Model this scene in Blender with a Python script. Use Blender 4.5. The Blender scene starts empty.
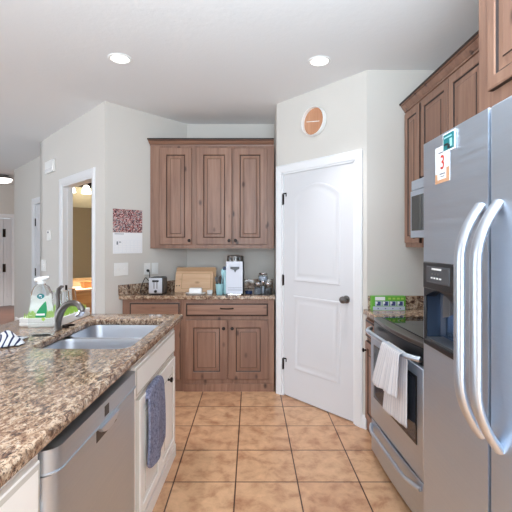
import bpy, bmesh, math, random
from mathutils import Vector, Matrix
R = math.radians
S = bpy.context.scene
COL = S.collection
random.seed(4)

# ------------------------------------------------------------------ camera
F, CX, HY, H = 403.0, 251.0, 243.0, 1.40          # focal length in pixels, vanishing point, eye height
cam = bpy.data.cameras.new('camera')
cam.sensor_width = 36.0
cam.lens = 36.0 * F / 512.0
cam.shift_x = (256 - CX) / 512.0
cam.shift_y = (HY - 256) / 512.0
cam.clip_start = 0.02
camo = bpy.data.objects.new('camera', cam); COL.objects.link(camo)
camo.location = (0, 0, H); camo.rotation_euler = (R(90), 0, 0)
S.camera = camo

# ------------------------------------------------------------------ world, light, exposure
w = bpy.data.worlds.new('world'); S.world = w; w.use_nodes = True
bg = w.node_tree.nodes['Background']
bg.inputs[0].default_value = (0.86, 0.93, 1.0, 1); bg.inputs[1].default_value = 1.0
S.view_settings.view_transform = 'Standard'
S.view_settings.look = 'None'
S.view_settings.gamma = 1.0
S.view_settings.use_curve_mapping = False
S.view_settings.exposure = 0.0

def area(name, loc, rot, sx, sy, power, col):
    l = bpy.data.lights.new(name, 'AREA'); l.shape = 'RECTANGLE'; l.size = sx; l.size_y = sy
    l.energy = power; l.color = col
    o = bpy.data.objects.new(name, l); COL.objects.link(o); o.location = loc; o.rotation_euler = rot
    return o
# daylight in the patio door behind the camera, the living room windows on the left
area('patio_daylight', (-0.6, -3.9, 1.35), (R(90), 0, 0), 3.6, 2.2, 80, (0.78, 0.89, 1.0))
area('living_daylight', (-6.8, 1.6, 1.5), (R(90), 0, R(-90)), 4.4, 2.0, 52, (0.80, 0.88, 1.0))
# added unseen fill lights, tilted up to brighten the ceiling
area('rear_ceiling_fill', (-0.6, -3.9, 0.3), (R(160), 0, 0), 3.6, 0.9, 200, (0.74, 0.89, 1.0))
area('left_ceiling_fill', (-6.8, 1.6, 0.6), (R(160), 0, R(-90)), 4.4, 0.9, 130, (0.78, 0.90, 1.0))
# added fill light near the camera, out of view, aimed at the kitchen ceiling
area('camera_ceiling_fill', (0.25, 0.25, 1.8), (R(160), 0, R(24)), 1.1, 0.8, 82, (0.73, 0.89, 1.0))
S.cycles.diffuse_bounces = 8

def lamp_or_fill(x, y, z, power, col=(0.96, 0.96, 1.0), r=0.07):
    l = bpy.data.lights.new('lamp_or_fill_bulb', 'AREA'); l.shape = 'DISK'; l.size = r * 2
    l.energy = power; l.color = col; l.spread = R(72)
    o = bpy.data.objects.new('lamp_or_fill_bulb', l); COL.objects.link(o); o.location = (x, y, z)
    return o

# ------------------------------------------------------------------ helpers
def lin(v):
    v /= 255.0
    return v / 12.92 if v <= 0.04045 else ((v + 0.055) / 1.055) ** 2.4
def c(r, g, b): return (lin(r), lin(g), lin(b), 1)

def mat(name, col, rough=0.5, metal=0.0, **kw):
    m = bpy.data.materials.new(name); m.use_nodes = True
    b = m.node_tree.nodes['Principled BSDF']
    b.inputs['Base Color'].default_value = col
    b.inputs['Roughness'].default_value = rough
    b.inputs['Metallic'].default_value = metal
    for k, v in kw.items(): b.inputs[k].default_value = v
    return m

class NT:
    """small node-tree builder"""
    def __init__(self, m):
        self.t = m.node_tree; self.b = self.t.nodes['Principled BSDF']
    def n(self, typ, **kw):
        x = self.t.nodes.new(typ)
        for k, v in kw.items():
            if isinstance(v, bpy.types.NodeSocket): self.t.links.new(v, x.inputs[k])
            elif k in x.inputs.keys() if hasattr(x.inputs, 'keys') else False: x.inputs[k].default_value = v
            else: setattr(x, k, v)
        return x
    def link(self, a, b): self.t.links.new(a, b)
    def coords(self, scale, rot=(0, 0, 0), rnd=True):
        tc = self.n('ShaderNodeTexCoord')
        src = tc.outputs['Object']
        if rnd:
            oi = self.n('ShaderNodeObjectInfo')
            mu = self.t.nodes.new('ShaderNodeVectorMath'); mu.operation = 'SCALE'
            mu.inputs[0].default_value = (7.3, 5.1, 9.7); self.link(oi.outputs['Random'], mu.inputs['Scale'])
            ad = self.t.nodes.new('ShaderNodeVectorMath'); ad.operation = 'ADD'
            self.link(src, ad.inputs[0]); self.link(mu.outputs[0], ad.inputs[1]); src = ad.outputs[0]
        mp = self.t.nodes.new('ShaderNodeMapping')
        mp.inputs['Scale'].default_value = scale; mp.inputs['Rotation'].default_value = rot
        self.link(src, mp.inputs['Vector'])
        return mp.outputs[0]
    def noise(self, vec, scale=1.0, detail=4, rough=0.5, dist=0.0):
        x = self.t.nodes.new('ShaderNodeTexNoise'); self.link(vec, x.inputs['Vector'])
        x.inputs['Scale'].default_value = scale; x.inputs['Detail'].default_value = detail
        x.inputs['Roughness'].default_value = rough; x.inputs['Distortion'].default_value = dist
        return x.outputs['Fac']
    def voro(self, vec, scale, feature='F1', out='Distance'):
        x = self.t.nodes.new('ShaderNodeTexVoronoi'); x.feature = feature; self.link(vec, x.inputs['Vector'])
        x.inputs['Scale'].default_value = scale
        return x.outputs[out]
    def ramp(self, fac, stops, interp='LINEAR'):
        x = self.t.nodes.new('ShaderNodeValToRGB'); x.color_ramp.interpolation = interp
        e = x.color_ramp.elements
        while len(e) < len(stops): e.new(0.5)
        for i, (p, col) in enumerate(stops):
            e[i].position = p; e[i].color = col
        self.link(fac, x.inputs[0])
        return x.outputs[0]
    def mix(self, fac, a, b, typ='MIX'):
        x = self.t.nodes.new('ShaderNodeMix'); x.data_type = 'RGBA'; x.blend_type = typ
        for v, k in ((fac, 0), (a, 6), (b, 7)):
            if isinstance(v, bpy.types.NodeSocket): self.link(v, x.inputs[k])
            else: x.inputs[k].default_value = v
        return x.outputs[2]
    def bump(self, h, strength, dist=0.01):
        x = self.t.nodes.new('ShaderNodeBump'); x.inputs['Strength'].default_value = strength
        x.inputs['Distance'].default_value = dist; self.link(h, x.inputs['Height'])
        self.link(x.outputs[0], self.b.inputs['Normal'])
    def base(self, s): self.link(s, self.b.inputs['Base Color'])

BW = lambda v: (v, v, v, 1)
M = {}
def wood(name, cols, horizontal=False, rough=0.42):
    m = mat(name, cols[1], rough); t = NT(m)
    sc = (1.6, 22, 22) if horizontal else (22, 22, 1.6)
    g = t.noise(t.coords(sc), 1.0, 6, 0.6, 0.6)
    col = t.ramp(g, [(0.25, cols[0]), (0.5, cols[1]), (0.75, cols[2])])
    big = t.noise(t.coords((3, 3, 1.2) if not horizontal else (1.2, 3, 3)), 1.0, 2)
    col = t.mix(t.ramp(big, [(0.35, BW(0)), (0.7, BW(0.55))]), col, cols[0])
    k = t.voro(t.coords((8, 8, 4.2) if not horizontal else (4.2, 8, 8)), 1.0)
    col = t.mix(t.ramp(k, [(0.0, BW(0.95)), (0.08, BW(0.7)), (0.16, BW(0.0))]), col, cols[3])
    t.base(col); t.bump(g, 0.08)
    return m
ALDER = [c(118, 84, 68), c(150, 112, 92), c(172, 134, 112), c(60, 36, 28)]
M['alder'] = wood('knotty_alder', ALDER)
M['alder_h'] = wood('knotty_alder_across', ALDER, True)
M['glaze_shade'] = mat('dark_glaze_shade', c(40, 24, 20), 0.5)  # groove finish; on door sides it paints the shadow gaps
M['board'] = wood('maple_board', [c(214, 172, 134), c(228, 190, 154), c(238, 206, 172), c(150, 105, 70)], True, 0.5)
M['board_back'] = wood('beech_board', [c(184, 142, 104), c(200, 160, 120), c(212, 176, 138), c(150, 110, 80)], True, 0.5)
M['oak'] = wood('honey_oak', [c(180, 130, 80), c(204, 156, 104), c(220, 178, 128), c(120, 70, 30)], True)
M['clockwood'] = wood('clock_wood', [c(182, 126, 92), c(196, 144, 110), c(208, 160, 128), c(150, 95, 60)])
M['hallfloor'] = wood('dark_hall_floor', [c(70, 45, 36), c(92, 62, 50), c(112, 80, 66), c(50, 30, 25)], True, 0.35)

def plaster(name, col, strength=0.25, scale=90):
    m = mat(name, col, 0.85); t = NT(m)
    v = t.coords((1, 1, 1), rnd=False)
    n = t.noise(v, scale, 3, 0.6)
    t.bump(n, strength, 0.004)
    return m
M['wall'] = plaster('greige_paint', c(211, 207, 201))
M['bathwall'] = plaster('tan_paint', c(186, 176, 148))
M['ceil'] = plaster('ceiling_paint', c(232, 233, 234), 0.35, 28)
M['trim'] = mat('white_trim', c(230, 231, 233), 0.35)
M['doorpaint'] = mat('white_door_paint', c(216, 216, 219), 0.5)
M['white_cab'] = mat('ivory_cabinet_paint', c(246, 241, 234), 0.4)
M['ivory_groove_shade'] = mat('ivory_glaze_shade', c(206, 198, 186), 0.5)  # groove finish; island door sides carry it as painted shade

def granite():
    m = mat('granite', c(190, 165, 140), 0.12); t = NT(m)
    flow = t.coords((24, 50, 30), (0, 0, R(-38)), rnd=False)
    iso = t.coords((1, 1, 1), rnd=False)
    a = t.noise(flow, 1.0, 7, 0.70, 0.7)
    col = t.ramp(a, [(0.35, c(52, 40, 37)), (0.43, c(106, 80, 66)), (0.50, c(160, 132, 108)), (0.57, c(196, 174, 150)), (0.71, c(214, 200, 184))])
    b = t.noise(iso, 130, 3, 0.65)
    col = t.mix(t.ramp(b, [(0.53, BW(0)), (0.62, BW(0.9))]), col, c(58, 46, 42))
    d = t.noise(iso, 70, 3, 0.6)
    col = t.mix(t.ramp(d, [(0.56, BW(0)), (0.68, BW(0.35))]), col, c(214, 200, 184))
    e = t.noise(iso, 3.5, 2)
    col = t.mix(t.ramp(e, [(0.45, BW(0)), (0.7, BW(0.28))]), col, c(168, 126, 94))
    t.base(col)
    return m
M['granite'] = granite()

def tile_floor():
    m = mat('ceramic_tile', c(205, 160, 120), 0.32); t = NT(m)
    tc = t.n('ShaderNodeTexCoord')
    mp = t.t.nodes.new('ShaderNodeMapping'); mp.inputs['Location'].default_value = (0.09, -2.361 + 0.3625 * 8, 0)
    mp.vector_type = 'POINT'; t.link(tc.outputs['Object'], mp.inputs['Vector'])
    br = t.t.nodes.new('ShaderNodeTexBrick'); br.offset = 0; br.squash = 1
    t.link(mp.outputs[0], br.inputs['Vector'])
    for k, v in (('Scale', 1.0), ('Mortar Size', 0.0042), ('Mortar Smooth', 0.15), ('Brick Width', 0.3625), ('Row Height', 0.3625), ('Bias', 0.0)):
        br.inputs[k].default_value = v
    br.inputs['Color1'].default_value = c(222, 180, 142); br.inputs['Color2'].default_value = c(210, 164, 128)
    br.inputs['Mortar'].default_value = c(84, 54, 38)
    cl = t.noise(tc.outputs['Object'], 9, 6, 0.65, 0.3)
    mott = t.ramp(cl, [(0.3, c(176, 140, 118)), (0.5, c(228, 222, 216)), (0.7, c(255, 252, 246))])
    col = t.mix(0.85, br.outputs['Color'], mott, 'MULTIPLY')
    t.base(col)
    inv = t.t.nodes.new('ShaderNodeMath'); inv.operation = 'SUBTRACT'; inv.inputs[0].default_value = 1.0
    t.link(br.outputs['Fac'], inv.inputs[1])
    t.bump(inv.outputs[0], 0.5, 0.004)
    return m
M['tile'] = tile_floor()

def steel(name, col, rough=0.3, vertical=True):
    m = mat(name, col, rough, 1.0); t = NT(m)
    g = t.noise(t.coords((160, 160, 3) if not vertical else (3, 3, 160)), 1.0, 3)
    t.link(t.ramp(g, [(0.3, BW(rough - 0.05)), (0.7, BW(rough + 0.06))]), t.b.inputs['Roughness'])
    big = t.noise(t.coords((1, 1, 1)), 2.5, 2)
    
    return m
M['steel'] = steel('brushed_steel', c(206, 217, 230), 0.42)
M['sinksteel'] = steel('sink_steel', c(206, 211, 220), 0.34)
M['dwsteel'] = steel('dishwasher_steel', c(204, 213, 222), 0.42)
M['handle'] = mat('handle_steel', c(216, 226, 238), 0.34, 1.0)
M['nickel'] = mat('brushed_nickel', c(128, 124, 121), 0.3, 1.0)
M['chrome'] = mat('chrome', c(225, 225, 230), 0.1, 1.0)
M['bronze'] = mat('oil_rubbed_bronze', c(46, 38, 36), 0.4, 0.7)
M['black'] = mat('black_plastic', c(26, 27, 30), 0.3)
M['darkgrey'] = mat('dark_grey_plastic', c(72, 74, 78), 0.35)
M['blackglass'] = mat('black_glass', c(14, 15, 17), 0.04)
M['ovenglass'] = mat('oven_window_glass', c(52, 58, 68), 0.06)
M['white'] = mat('white_plastic', c(238, 238, 236), 0.4)
M['ceramic'] = mat('white_ceramic', c(244, 244, 244), 0.15)
M['paper'] = mat('white_paper', c(244, 244, 246), 0.8)
M['glass'] = mat('clear_glass', (0.96, 0.98, 0.98, 1), 0.03, 0.0, **{'Transmission Weight': 1.0, 'IOR': 1.15})
M['bottle'] = mat('clear_bottle_plastic', (0.93, 0.97, 0.97, 1), 0.05, 0.0, **{'Transmission Weight': 0.93, 'IOR': 1.06})
M['mirror'] = mat('mirror_silver', c(235, 235, 232), 0.02, 1.0)
M['teal'] = mat('teal_ink', c(20, 120, 125), 0.5)
M['green_ink'] = mat('leaf_green_ink', c(10, 150, 90), 0.5)
M['grass'] = mat('grass_green_plastic', c(172, 208, 96), 0.4)
M['aqua'] = mat('aqua_ceramic', c(165, 214, 222), 0.3)
M['navy'] = mat('navy_ceramic', c(36, 52, 86), 0.25)
M['cavity'] = mat('dispenser_cavity', c(84, 100, 124), 0.18, 0.6)
M['palesilver'] = mat('pale_silver_plastic', c(212, 216, 228), 0.3)
M['red_ink'] = mat('red_ink', c(200, 60, 45), 0.6)
M['brown_ink'] = mat('tan_border_ink', c(214, 164, 128), 0.6)
M['grey_ink'] = mat('grey_ink', c(120, 125, 135), 0.6)
M['packgreen'] = mat('green_carton', c(104, 178, 62), 0.4)
M['packblue'] = mat('blue_print', c(62, 74, 130), 0.4)
M['packpale'] = mat('pale_print', c(200, 210, 226), 0.4)
M['maroon'] = mat('maroon_print', c(110, 50, 60), 0.5)
M['rubber'] = mat('rubber_cord', c(35, 33, 33), 0.6)

def lens(name, strength, col):
    m = bpy.data.materials.new(name); m.use_nodes = True
    b = m.node_tree.nodes['Principled BSDF']
    b.inputs['Base Color'].default_value = (0.9, 0.9, 0.9, 1)
    b.inputs['Emission Color'].default_value = col; b.inputs['Emission Strength'].default_value = strength
    return m
M['canlens'] = lens('lit_can_lens', 4.0, (1, 0.97, 0.92, 1))
M['halllens'] = lens('lit_hall_glass', 3.0, (1, 0.95, 0.9, 1))
M['vanlens'] = lens('lit_vanity_glass', 6.0, (1, 0.93, 0.80, 1))

def terry(name, col, col2):
    m = mat(name, col, 0.95); t = NT(m)
    n = t.noise(t.coords((1, 1, 1)), 75, 3, 0.75)
    t.base(t.ramp(n, [(0.35, col2), (0.6, col)])); t.bump(n, 0.7, 0.006)
    return m
M['bluetowel'] = terry('slate_blue_terry', c(146, 147, 170), c(92, 95, 120))
def striped(name, base, stripe, freq, thr, axis=0):
    m = mat(name, base, 0.9); t = NT(m)
    tc = t.n('ShaderNodeTexCoord')
    sx = t.t.nodes.new('ShaderNodeSeparateXYZ'); t.link(tc.outputs['UV'], sx.inputs[0])
    mu = t.t.nodes.new('ShaderNodeMath'); mu.operation = 'MULTIPLY'; mu.inputs[1].default_value = freq
    t.link(sx.outputs[axis], mu.inputs[0])
    fr = t.t.nodes.new('ShaderNodeMath'); fr.operation = 'FRACT'; t.link(mu.outputs[0], fr.inputs[0])
    t.base(t.ramp(fr.outputs[0], [(0.0, stripe), (thr, base)], 'CONSTANT'))
    n = t.noise(t.coords((1, 1, 1)), 220, 2); t.bump(n, 0.3, 0.002)
    return m
M['whitetowel'] = striped('white_tea_towel', c(236, 236, 240), c(205, 208, 218), 11, 0.16)
M['navycloth'] = striped('navy_striped_cloth', c(232, 236, 242), c(38, 50, 92), 9, 0.32)

class MB:
    def __init__(self): self.bm = bmesh.new(); self.uv = None
    def face(self, vs, m=0):
        try:
            f = self.bm.faces.new(vs); f.material_index = m; return f
        except ValueError: return None
    def v(self, p): return self.bm.verts.new(p)
    def box(self, x0, y0, z0, x1, y1, z1, m=0):
        x0, x1 = sorted((x0, x1)); y0, y1 = sorted((y0, y1)); z0, z1 = sorted((z0, z1))
        p = [self.v(q) for q in ((x0,y0,z0),(x1,y0,z0),(x1,y1,z0),(x0,y1,z0),(x0,y0,z1),(x1,y0,z1),(x1,y1,z1),(x0,y1,z1))]
        for a in ((3,2,1,0),(4,5,6,7),(0,1,5,4),(1,2,6,5),(2,3,7,6),(3,0,4,7)): self.face([p[i] for i in a], m)
        return self
    def loft(self, loops, m=0, cap0=True, cap1=True, closed=True, ms=None, mj=None):
        L = [[self.v(p) for p in lp] for lp in loops]
        n = len(L[0])
        for i in range(len(L) - 1):
            for j in range(n if closed else n - 1):
                k = (j + 1) % n
                self.face([L[i][j], L[i][k], L[i+1][k], L[i+1][j]], ms[i] if ms else (mj[j] if mj else m))
        if cap0: self.face(list(reversed(L[0])), ms[0] if ms else m)
        if cap1: self.face(L[-1], ms[-1] if ms else m)
        return self
    def prism(self, poly, z0, z1, m=0):
        return self.loft([[(x, y, z0) for x, y in poly], [(x, y, z1) for x, y in poly]], m)
    def tube(self, pts, r, seg=12, m=0, sx=1.0):
        pts = [Vector(p) for p in pts]; n = len(pts)
        rs = r if isinstance(r, (list, tuple)) else [r] * n
        loops = []; prev = None
        for i, p in enumerate(pts):
            d = (pts[min(i+1, n-1)] - pts[max(i-1, 0)]).normalized()
            if prev is None:
                u = d.orthogonal().normalized()
                if abs(d.z) < 0.9: u = Vector((0,0,1)).cross(d).normalized()
            else:
                u = (prev - d * prev.dot(d)).normalized()
            prev = u; vv = d.cross(u)
            loops.append([p + (u * math.cos(a) * sx + vv * math.sin(a)) * rs[i] for a in (2*math.pi*k/seg for k in range(seg))])
        return self.loft(loops, m)
    def lathe(self, prof, o=(0,0,0), seg=24, m=0, ax='z', ms=None, cap0=True, cap1=True):
        def P(r, h, a):
            q = (r*math.cos(a), r*math.sin(a), h)
            if ax == 'y': q = (q[0], h, q[1])
            if ax == 'x': q = (h, q[0], q[1])
            return (o[0]+q[0], o[1]+q[1], o[2]+q[2])
        return self.loft([[P(max(r, 1e-4), h, 2*math.pi*k/seg) for k in range(seg)] for r, h in prof], m, ms=ms, cap0=cap0, cap1=cap1)
    def panel(self, x0, z0, x1, z1, prof, ms=None, m=0, arch=0.0, cap0=True):
        """nested rings from (inset, y) pairs on the xz plane; arch raises the top edge's middle"""
        loops = []
        for i, y in prof:
            a0, b0, a1, b1 = x0+i, z0+i, x1-i, z1-i
            lp = [(a0, y, b0), (a1, y, b0)]
            if arch:
                n = 12; lp.append((a1, y, b1 - arch))
                for k in range(1, n):
                    t = k / n; lp.append((a1 + (a0-a1)*t, y, b1 - arch + arch*math.sin(math.pi*t)**0.8))
                lp.append((a0, y, b1 - arch))
            else: lp += [(a1, y, b1), (a0, y, b1)]
            loops.append(lp)
        return self.loft(loops, m, ms=ms, cap0=cap0)
    def rrect(self, x0, y0, x1, y1, r, n=5):
        out = []
        for cx, cy, a in ((x1-r, y0+r, -90), (x1-r, y1-r, 0), (x0+r, y1-r, 90), (x0+r, y0+r, 180)):
            for k in range(n + 1):
                t = R(a + 90*k/n); out.append((cx + r*math.cos(t), cy + r*math.sin(t)))
        return out
    def text(self, s, size, o, xdir, ydir, m=0, align='CENTER', bold=0.0):
        cu = bpy.data.curves.new('t', 'FONT'); cu.body = s; cu.size = size; cu.align_x = align; cu.align_y = 'CENTER'
        cu.extrude = 0.0002; cu.offset = bold
        ob = bpy.data.objects.new('t', cu); COL.objects.link(ob)
        me = bpy.data.meshes.new_from_object(ob)
        X = Vector(xdir).normalized(); Y = Vector(ydir).normalized(); Z = X.cross(Y)
        mt = Matrix.Translation(o) @ Matrix((X, Y, Z)).transposed().to_4x4()
        me.transform(mt)
        k = len(self.bm.faces); self.bm.from_mesh(me); self.bm.faces.ensure_lookup_table()
        for f in self.bm.faces[k:]: f.material_index = m
        bpy.data.objects.remove(ob); bpy.data.meshes.remove(me); bpy.data.curves.remove(cu)
        return self
    def sheet(self, fn, nu, nv, thick=0.0, m=0):
        """a cloth grid from fn(s, t) with uv"""
        uvl = self.bm.loops.layers.uv.verify()
        g = [[self.v(fn(i/nu, j/nv)) for j in range(nv+1)] for i in range(nu+1)]
        for i in range(nu):
            for j in range(nv):
                f = self.face([g[i][j], g[i+1][j], g[i+1][j+1], g[i][j+1]], m)
                for l, (a, b) in zip(f.loops, ((i,j),(i+1,j),(i+1,j+1),(i,j+1))): l[uvl].uv = (a/nu, b/nv)
        self.solid = thick
        return self
    def build(self, name, mats, parent=None, label=None, smooth=True, bevel=0.0, seg=2, ang=35, subsurf=0):
        me = bpy.data.meshes.new(name)
        bmesh.ops.recalc_face_normals(self.bm, faces=self.bm.faces)
        self.bm.to_mesh(me); self.bm.free()
        for k in (mats if isinstance(mats, (list, tuple)) else [mats]): me.materials.append(M[k])
        if smooth:
            me.polygons.foreach_set('use_smooth', [True] * len(me.polygons))
            me.set_sharp_from_angle(angle=R(ang))
        o = bpy.data.objects.new(name, me); COL.objects.link(o)
        if parent: o.parent = parent
        if label: o['label'] = label
        if getattr(self, 'solid', 0):
            md = o.modifiers.new('solid', 'SOLIDIFY'); md.thickness = self.solid; md.offset = 0
        if bevel:
            md = o.modifiers.new('bevel', 'BEVEL'); md.width = bevel; md.segments = seg
            md.limit_method = 'ANGLE'; md.angle_limit = R(40); md.harden_normals = False
        if subsurf:
            md = o.modifiers.new('sub', 'SUBSURF'); md.levels = subsurf; md.render_levels = subsurf
        return o

def tag(o, label, cat, group=None):
    o['label'] = label; o['category'] = cat
    if group: o['group'] = group
    return o
def thing(name, label, cat, loc=(0,0,0), rz=0.0, group=None):
    o = bpy.data.objects.new(name, None); COL.objects.link(o); o.empty_display_size = 0.1
    o.location = loc; o.rotation_euler = (0, 0, R(rz))
    return tag(o, label, cat, group)
def struct(o):
    o['kind'] = 'structure'; return o
def structroot(name, loc, rz):
    o = bpy.data.objects.new(name, None); COL.objects.link(o); o.location = loc; o.rotation_euler = (0,0,R(rz))
    return struct(o)
def ray_on(px, A, d):
    """distance s along the plan line A + s*d met by picture column px"""
    k = (px - CX) / F
    return (k * A[1] - A[0]) / (d[0] - k * d[1])

# ------------------------------------------------------------------ room shell
CEIL = 2.70
P1, P2, P3, P4, P5, P6, P7 = (1.48, 3.03), (0.872, 3.03), (0.24, 3.77), (0.255, 4.41), (-0.70, 4.41), (-1.337, 3.69), (-2.717, 5.19)
def unit(a, b):
    d = Vector((b[0]-a[0], b[1]-a[1])); L = d.length; return d / L, L
E, L67 = unit(P6, P7)                    # along the doorway wall, away from the kitchen
Fv = Vector((E.y, -E.x))                 # into the bathroom
Q = Vector(P7) + 0.243 * Fv              # start of the hall wall
HE = Q + 2.37 * E                        # end of the hall wall
END = Q + 4.55 * E                       # hall end wall

MB().box(-7.2, -4.2, -0.1, 1.7, 11.5, 0.0).build('floor', 'tile'); struct(bpy.data.objects['floor'])
MB().box(-7.2, -4.2, CEIL, 1.7, 11.5, CEIL + 0.1).build('ceiling', 'ceil'); struct(bpy.data.objects['ceiling'])
MB().prism([(-7.19, 2.2), (-1.75, 2.2), (-1.75, 3.2), (P6[0]-0.1, P6[1]-0.1), (P7[0]-0.1, P7[1]-0.1), (Q.x-0.1, Q.y+0.1), (HE.x, HE.y), (-5.0, 10.5), (-7.19, 10.5)], 0.0005, 0.006).build('floor_hall', 'hallfloor'); struct(bpy.data.objects['floor_hall'])

def wall(name, A, B, side, openings=(), th=0.11, z0=0.0, z1=CEIL, m='wall', mit=0.0):
    """wall face from A to B; thickness goes to the left (side=1) or right (-1) of A->B"""
    d, L = unit(A, B); ang = math.degrees(math.atan2(d.y, d.x))
    b = MB(); x = 0.0
    y1 = th * side
    for s0, s1, a0, a1 in sorted(openings):
        b.box(x, 0, z0, s0, y1, z1); b.box(s0, 0, a1, s1, y1, z1)
        if a0 > z0: b.box(s0, 0, z0, s1, y1, a0)
        x = s1
    b.box(x, 0, z0, L, y1, z1)
    if mit:                                   # mitred start so an acute corner does not poke through
        for q in b.bm.verts:
            if abs(q.co.x) < 1e-6 and abs(q.co.y - y1) < 1e-6: q.co.x = mit
    o = b.build(name, m, smooth=False); o.location = (A[0], A[1], 0); o.rotation_euler = (0, 0, R(ang))
    return struct(o), ang, d, L
wall('wall_right', (1.48, -4.2), (1.48, 3.14), -1)
wall('wall_range_end', P2, (1.48, 3.03), 1)
_, PANG, PD, PL = wall('wall_pantry', P2, P3, -1, [(0.098+0.006, 0.098+0.806, 0, 2.045)])
wall('wall_pantry_side', P3, P4, -1)
wall('wall_back', P5, (0.365, 4.41), 1)
CANG = math.degrees(math.atan2(P5[1]-P6[1], P5[0]-P6[0]))
_, CANG, CD, CL = wall('wall_corner', P6, P5, 1, m='wall', mit=0.1)
DO0, DO1 = 0.2965, 1.18
_, DANG, DD, DL = wall('wall_doorway', P6, P7, -1, [(DO0, DO1, 0, 2.05)], mit=0.1)
wall('wall_hall_step', P7, (Q.x, Q.y), -1)
HS0, HS1 = 0.42, 1.235
_, HANG, HD, HL = wall('wall_hall', (Q.x, Q.y), (HE.x, HE.y), -1, [(HS0, HS1, 0, 2.02)])
wall('wall_hall_far', (HE.x, HE.y), (HE.x + Fv.x*2.5, HE.y + Fv.y*2.5), 1)
EA = END - 2.0 * Fv; EB = END + 2.5 * Fv
EDIR = Vector(Fv)
es_r = ray_on(12.6, EA, EDIR); es_m = ray_on(3.6, EA, EDIR)
es_l = es_m - (es_r - es_m) * 2.2
_, EANG, ED, EL = wall('wall_hall_end', (EA.x, EA.y), (EB.x, EB.y), 1, [(es_l, es_r, 0, 1.97)])
wall('wall_left', (-7.0, 11), (-7.0, -4.2), -1, [(4.4+3.0-0.2, 4.4+3.0+4.2, 0.5, 2.5)])
wall('wall_front', (-7.2, -4.0), (1.6, -4.0), -1, [(4.8, 8.4, 0.05, 2.45)])
# bathroom behind the doorway
BA = Vector(P6) + E * (L67 - 0.125)
BA2 = BA + Fv * 0.11
wall('wall_bath_mirror', (BA2.x, BA2.y), (BA2.x + Fv.x*2.3, BA2.y + Fv.y*2.3), 1, m='bathwall', th=0.1)
nL = Vector((-CD.y, CD.x))
BB = Vector(P6) + nL * 0.135 + CD * 0.07
BC = BB + CD * 2.4
wall('wall_bath_side', tuple(BB), tuple(BC), -1, m='bathwall', th=0.02)
wall('wall_bath_rear', (BC.x, BC.y), (BC.x + E.x*2.1, BC.y + E.y*2.1), -1, m='bathwall', th=0.1)

# casings, jambs, baseboards
def casing(name, A, ang, s0, s1, top, wdt=0.075, inward=-1, jamb=0.11, side=-1):
    """door casing on the face of a wall (local y=0); side = room side of the wall"""
    b = MB(); t = 0.018 * side
    prof = [(0, 0), (wdt, 0), (wdt, 0.012), (wdt-0.012, 0.018), (0.03, 0.014), (0.008, 0.010), (0, 0.008)]
    def leg(x, sgn):
        b.loft([[(x + sgn*p, side*q, 0) for p, q in prof], [(x + sgn*p, side*q, top + p) for p, q in prof]])
    leg(s0, -1); leg(s1, 1)
    b.loft([[(s0 - p, side*q, top + p) for p, q in prof], [(s1 + p, side*q, top + p) for p, q in prof]])
    j0, j1 = 0.0, -side * jamb
    b.box(s0, j0, 0, s0+0.018, j1, top); b.box(s1-0.018, j0, 0, s1, j1, top); b.box(s0, j0, top-0.018, s1, j1, top)
    m = -side * jamb
    b.box(s0+0.018, m*0.45, 0, s0+0.028, m*0.75, top-0.018); b.box(s1-0.028, m*0.45, 0, s1-0.018, m*0.75, top-0.018)
    o = b.build(name, 'trim'); o.location = (A[0], A[1], 0); o.rotation_euler = (0,0,R(ang))
    return struct(o)
casing('trim_1', P2, PANG, 0.104, 0.904, 2.045, 0.068, side=1)
casing('trim_2', P6, DANG, DO0, DO1, 2.05, 0.075, side=1)
casing('trim_3', Q, HANG, HS0, HS1, 2.02, 0.07, side=1)
casing('trim_4', EA, EANG, es_l, es_r, 1.97, 0.07, side=-1)
def baseboard(name, A, ang, s0, s1, side):
    b = MB(); pr = [(0,0),(0.014,0),(0.014,0.075),(0.008,0.095),(0,0.10)]
    b.loft([[(s0, side*q, z) for q, z in pr], [(s1, side*q, z) for q, z in pr]])
    o = b.build(name, 'trim'); o.location = (A[0], A[1], 0); o.rotation_euler = (0,0,R(ang)); struct(o)
baseboard('baseboard_pantry', P2, PANG, 0.0, 0.104-0.068, 1)
baseboard('baseboard_doorway', P6, DANG, DO1+0.076, L67, 1)
baseboard('baseboard_hall', Q, HANG, HS1+0.071, 2.37, 1)
baseboard('baseboard_hall_end', EA, EANG, es_r+0.071, 4.4, -1)

# ------------------------------------------------------------------ doors
def hinge(parent, x, z, y, m='bronze'):
    b = MB().box(x-0.009, y-0.004, z-0.045, x+0.009, y, z+0.045).lathe([(0.006,-0.05),(0.006,0.05)], (x, y-0.006, z), 8)
    return b.build('hinge', m, parent)
# pantry door: local x runs along the wall from P2 (right in the photo) to P3; room is on +y
d1 = structroot('door_1', (P2[0], P2[1], 0), PANG)
b = MB(); dx0, dx1, dt = 0.124, 0.884, -0.006
b.box(dx0, -0.041, 0.012, dx1, dt, 2.025)
W = dx1 - dx0
def dpanel(bb, x0, z0, x1, z1, arch):
    pr = [(0.0, dt), (0.004, dt+0.005), (0.014, dt+0.006), (0.024, dt+0.0015), (0.05, dt+0.0012), (0.062, dt+0.004), (0.075, dt+0.0045)]
    bb.panel(x0, z0, x1, z1, pr, arch=arch, cap0=False)
dpanel(b, dx0+0.125, 1.06, dx1-0.125, 1.91, 0.10)
dpanel(b, dx0+0.125, 0.27, dx1-0.125, 0.93, 0)
b.build('door_panel', 'doorpaint', d1)
kb = MB().lathe([(0.031, 0), (0.031, 0.006), (0.013, 0.012), (0.012, 0.03), (0.024, 0.036), (0.029, 0.048), (0.026, 0.060), (0.012, 0.066)], (dx0+0.065, dt, 0.955), 20, ax='y')
kb.build('door_knob', 'nickel', d1)
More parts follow.
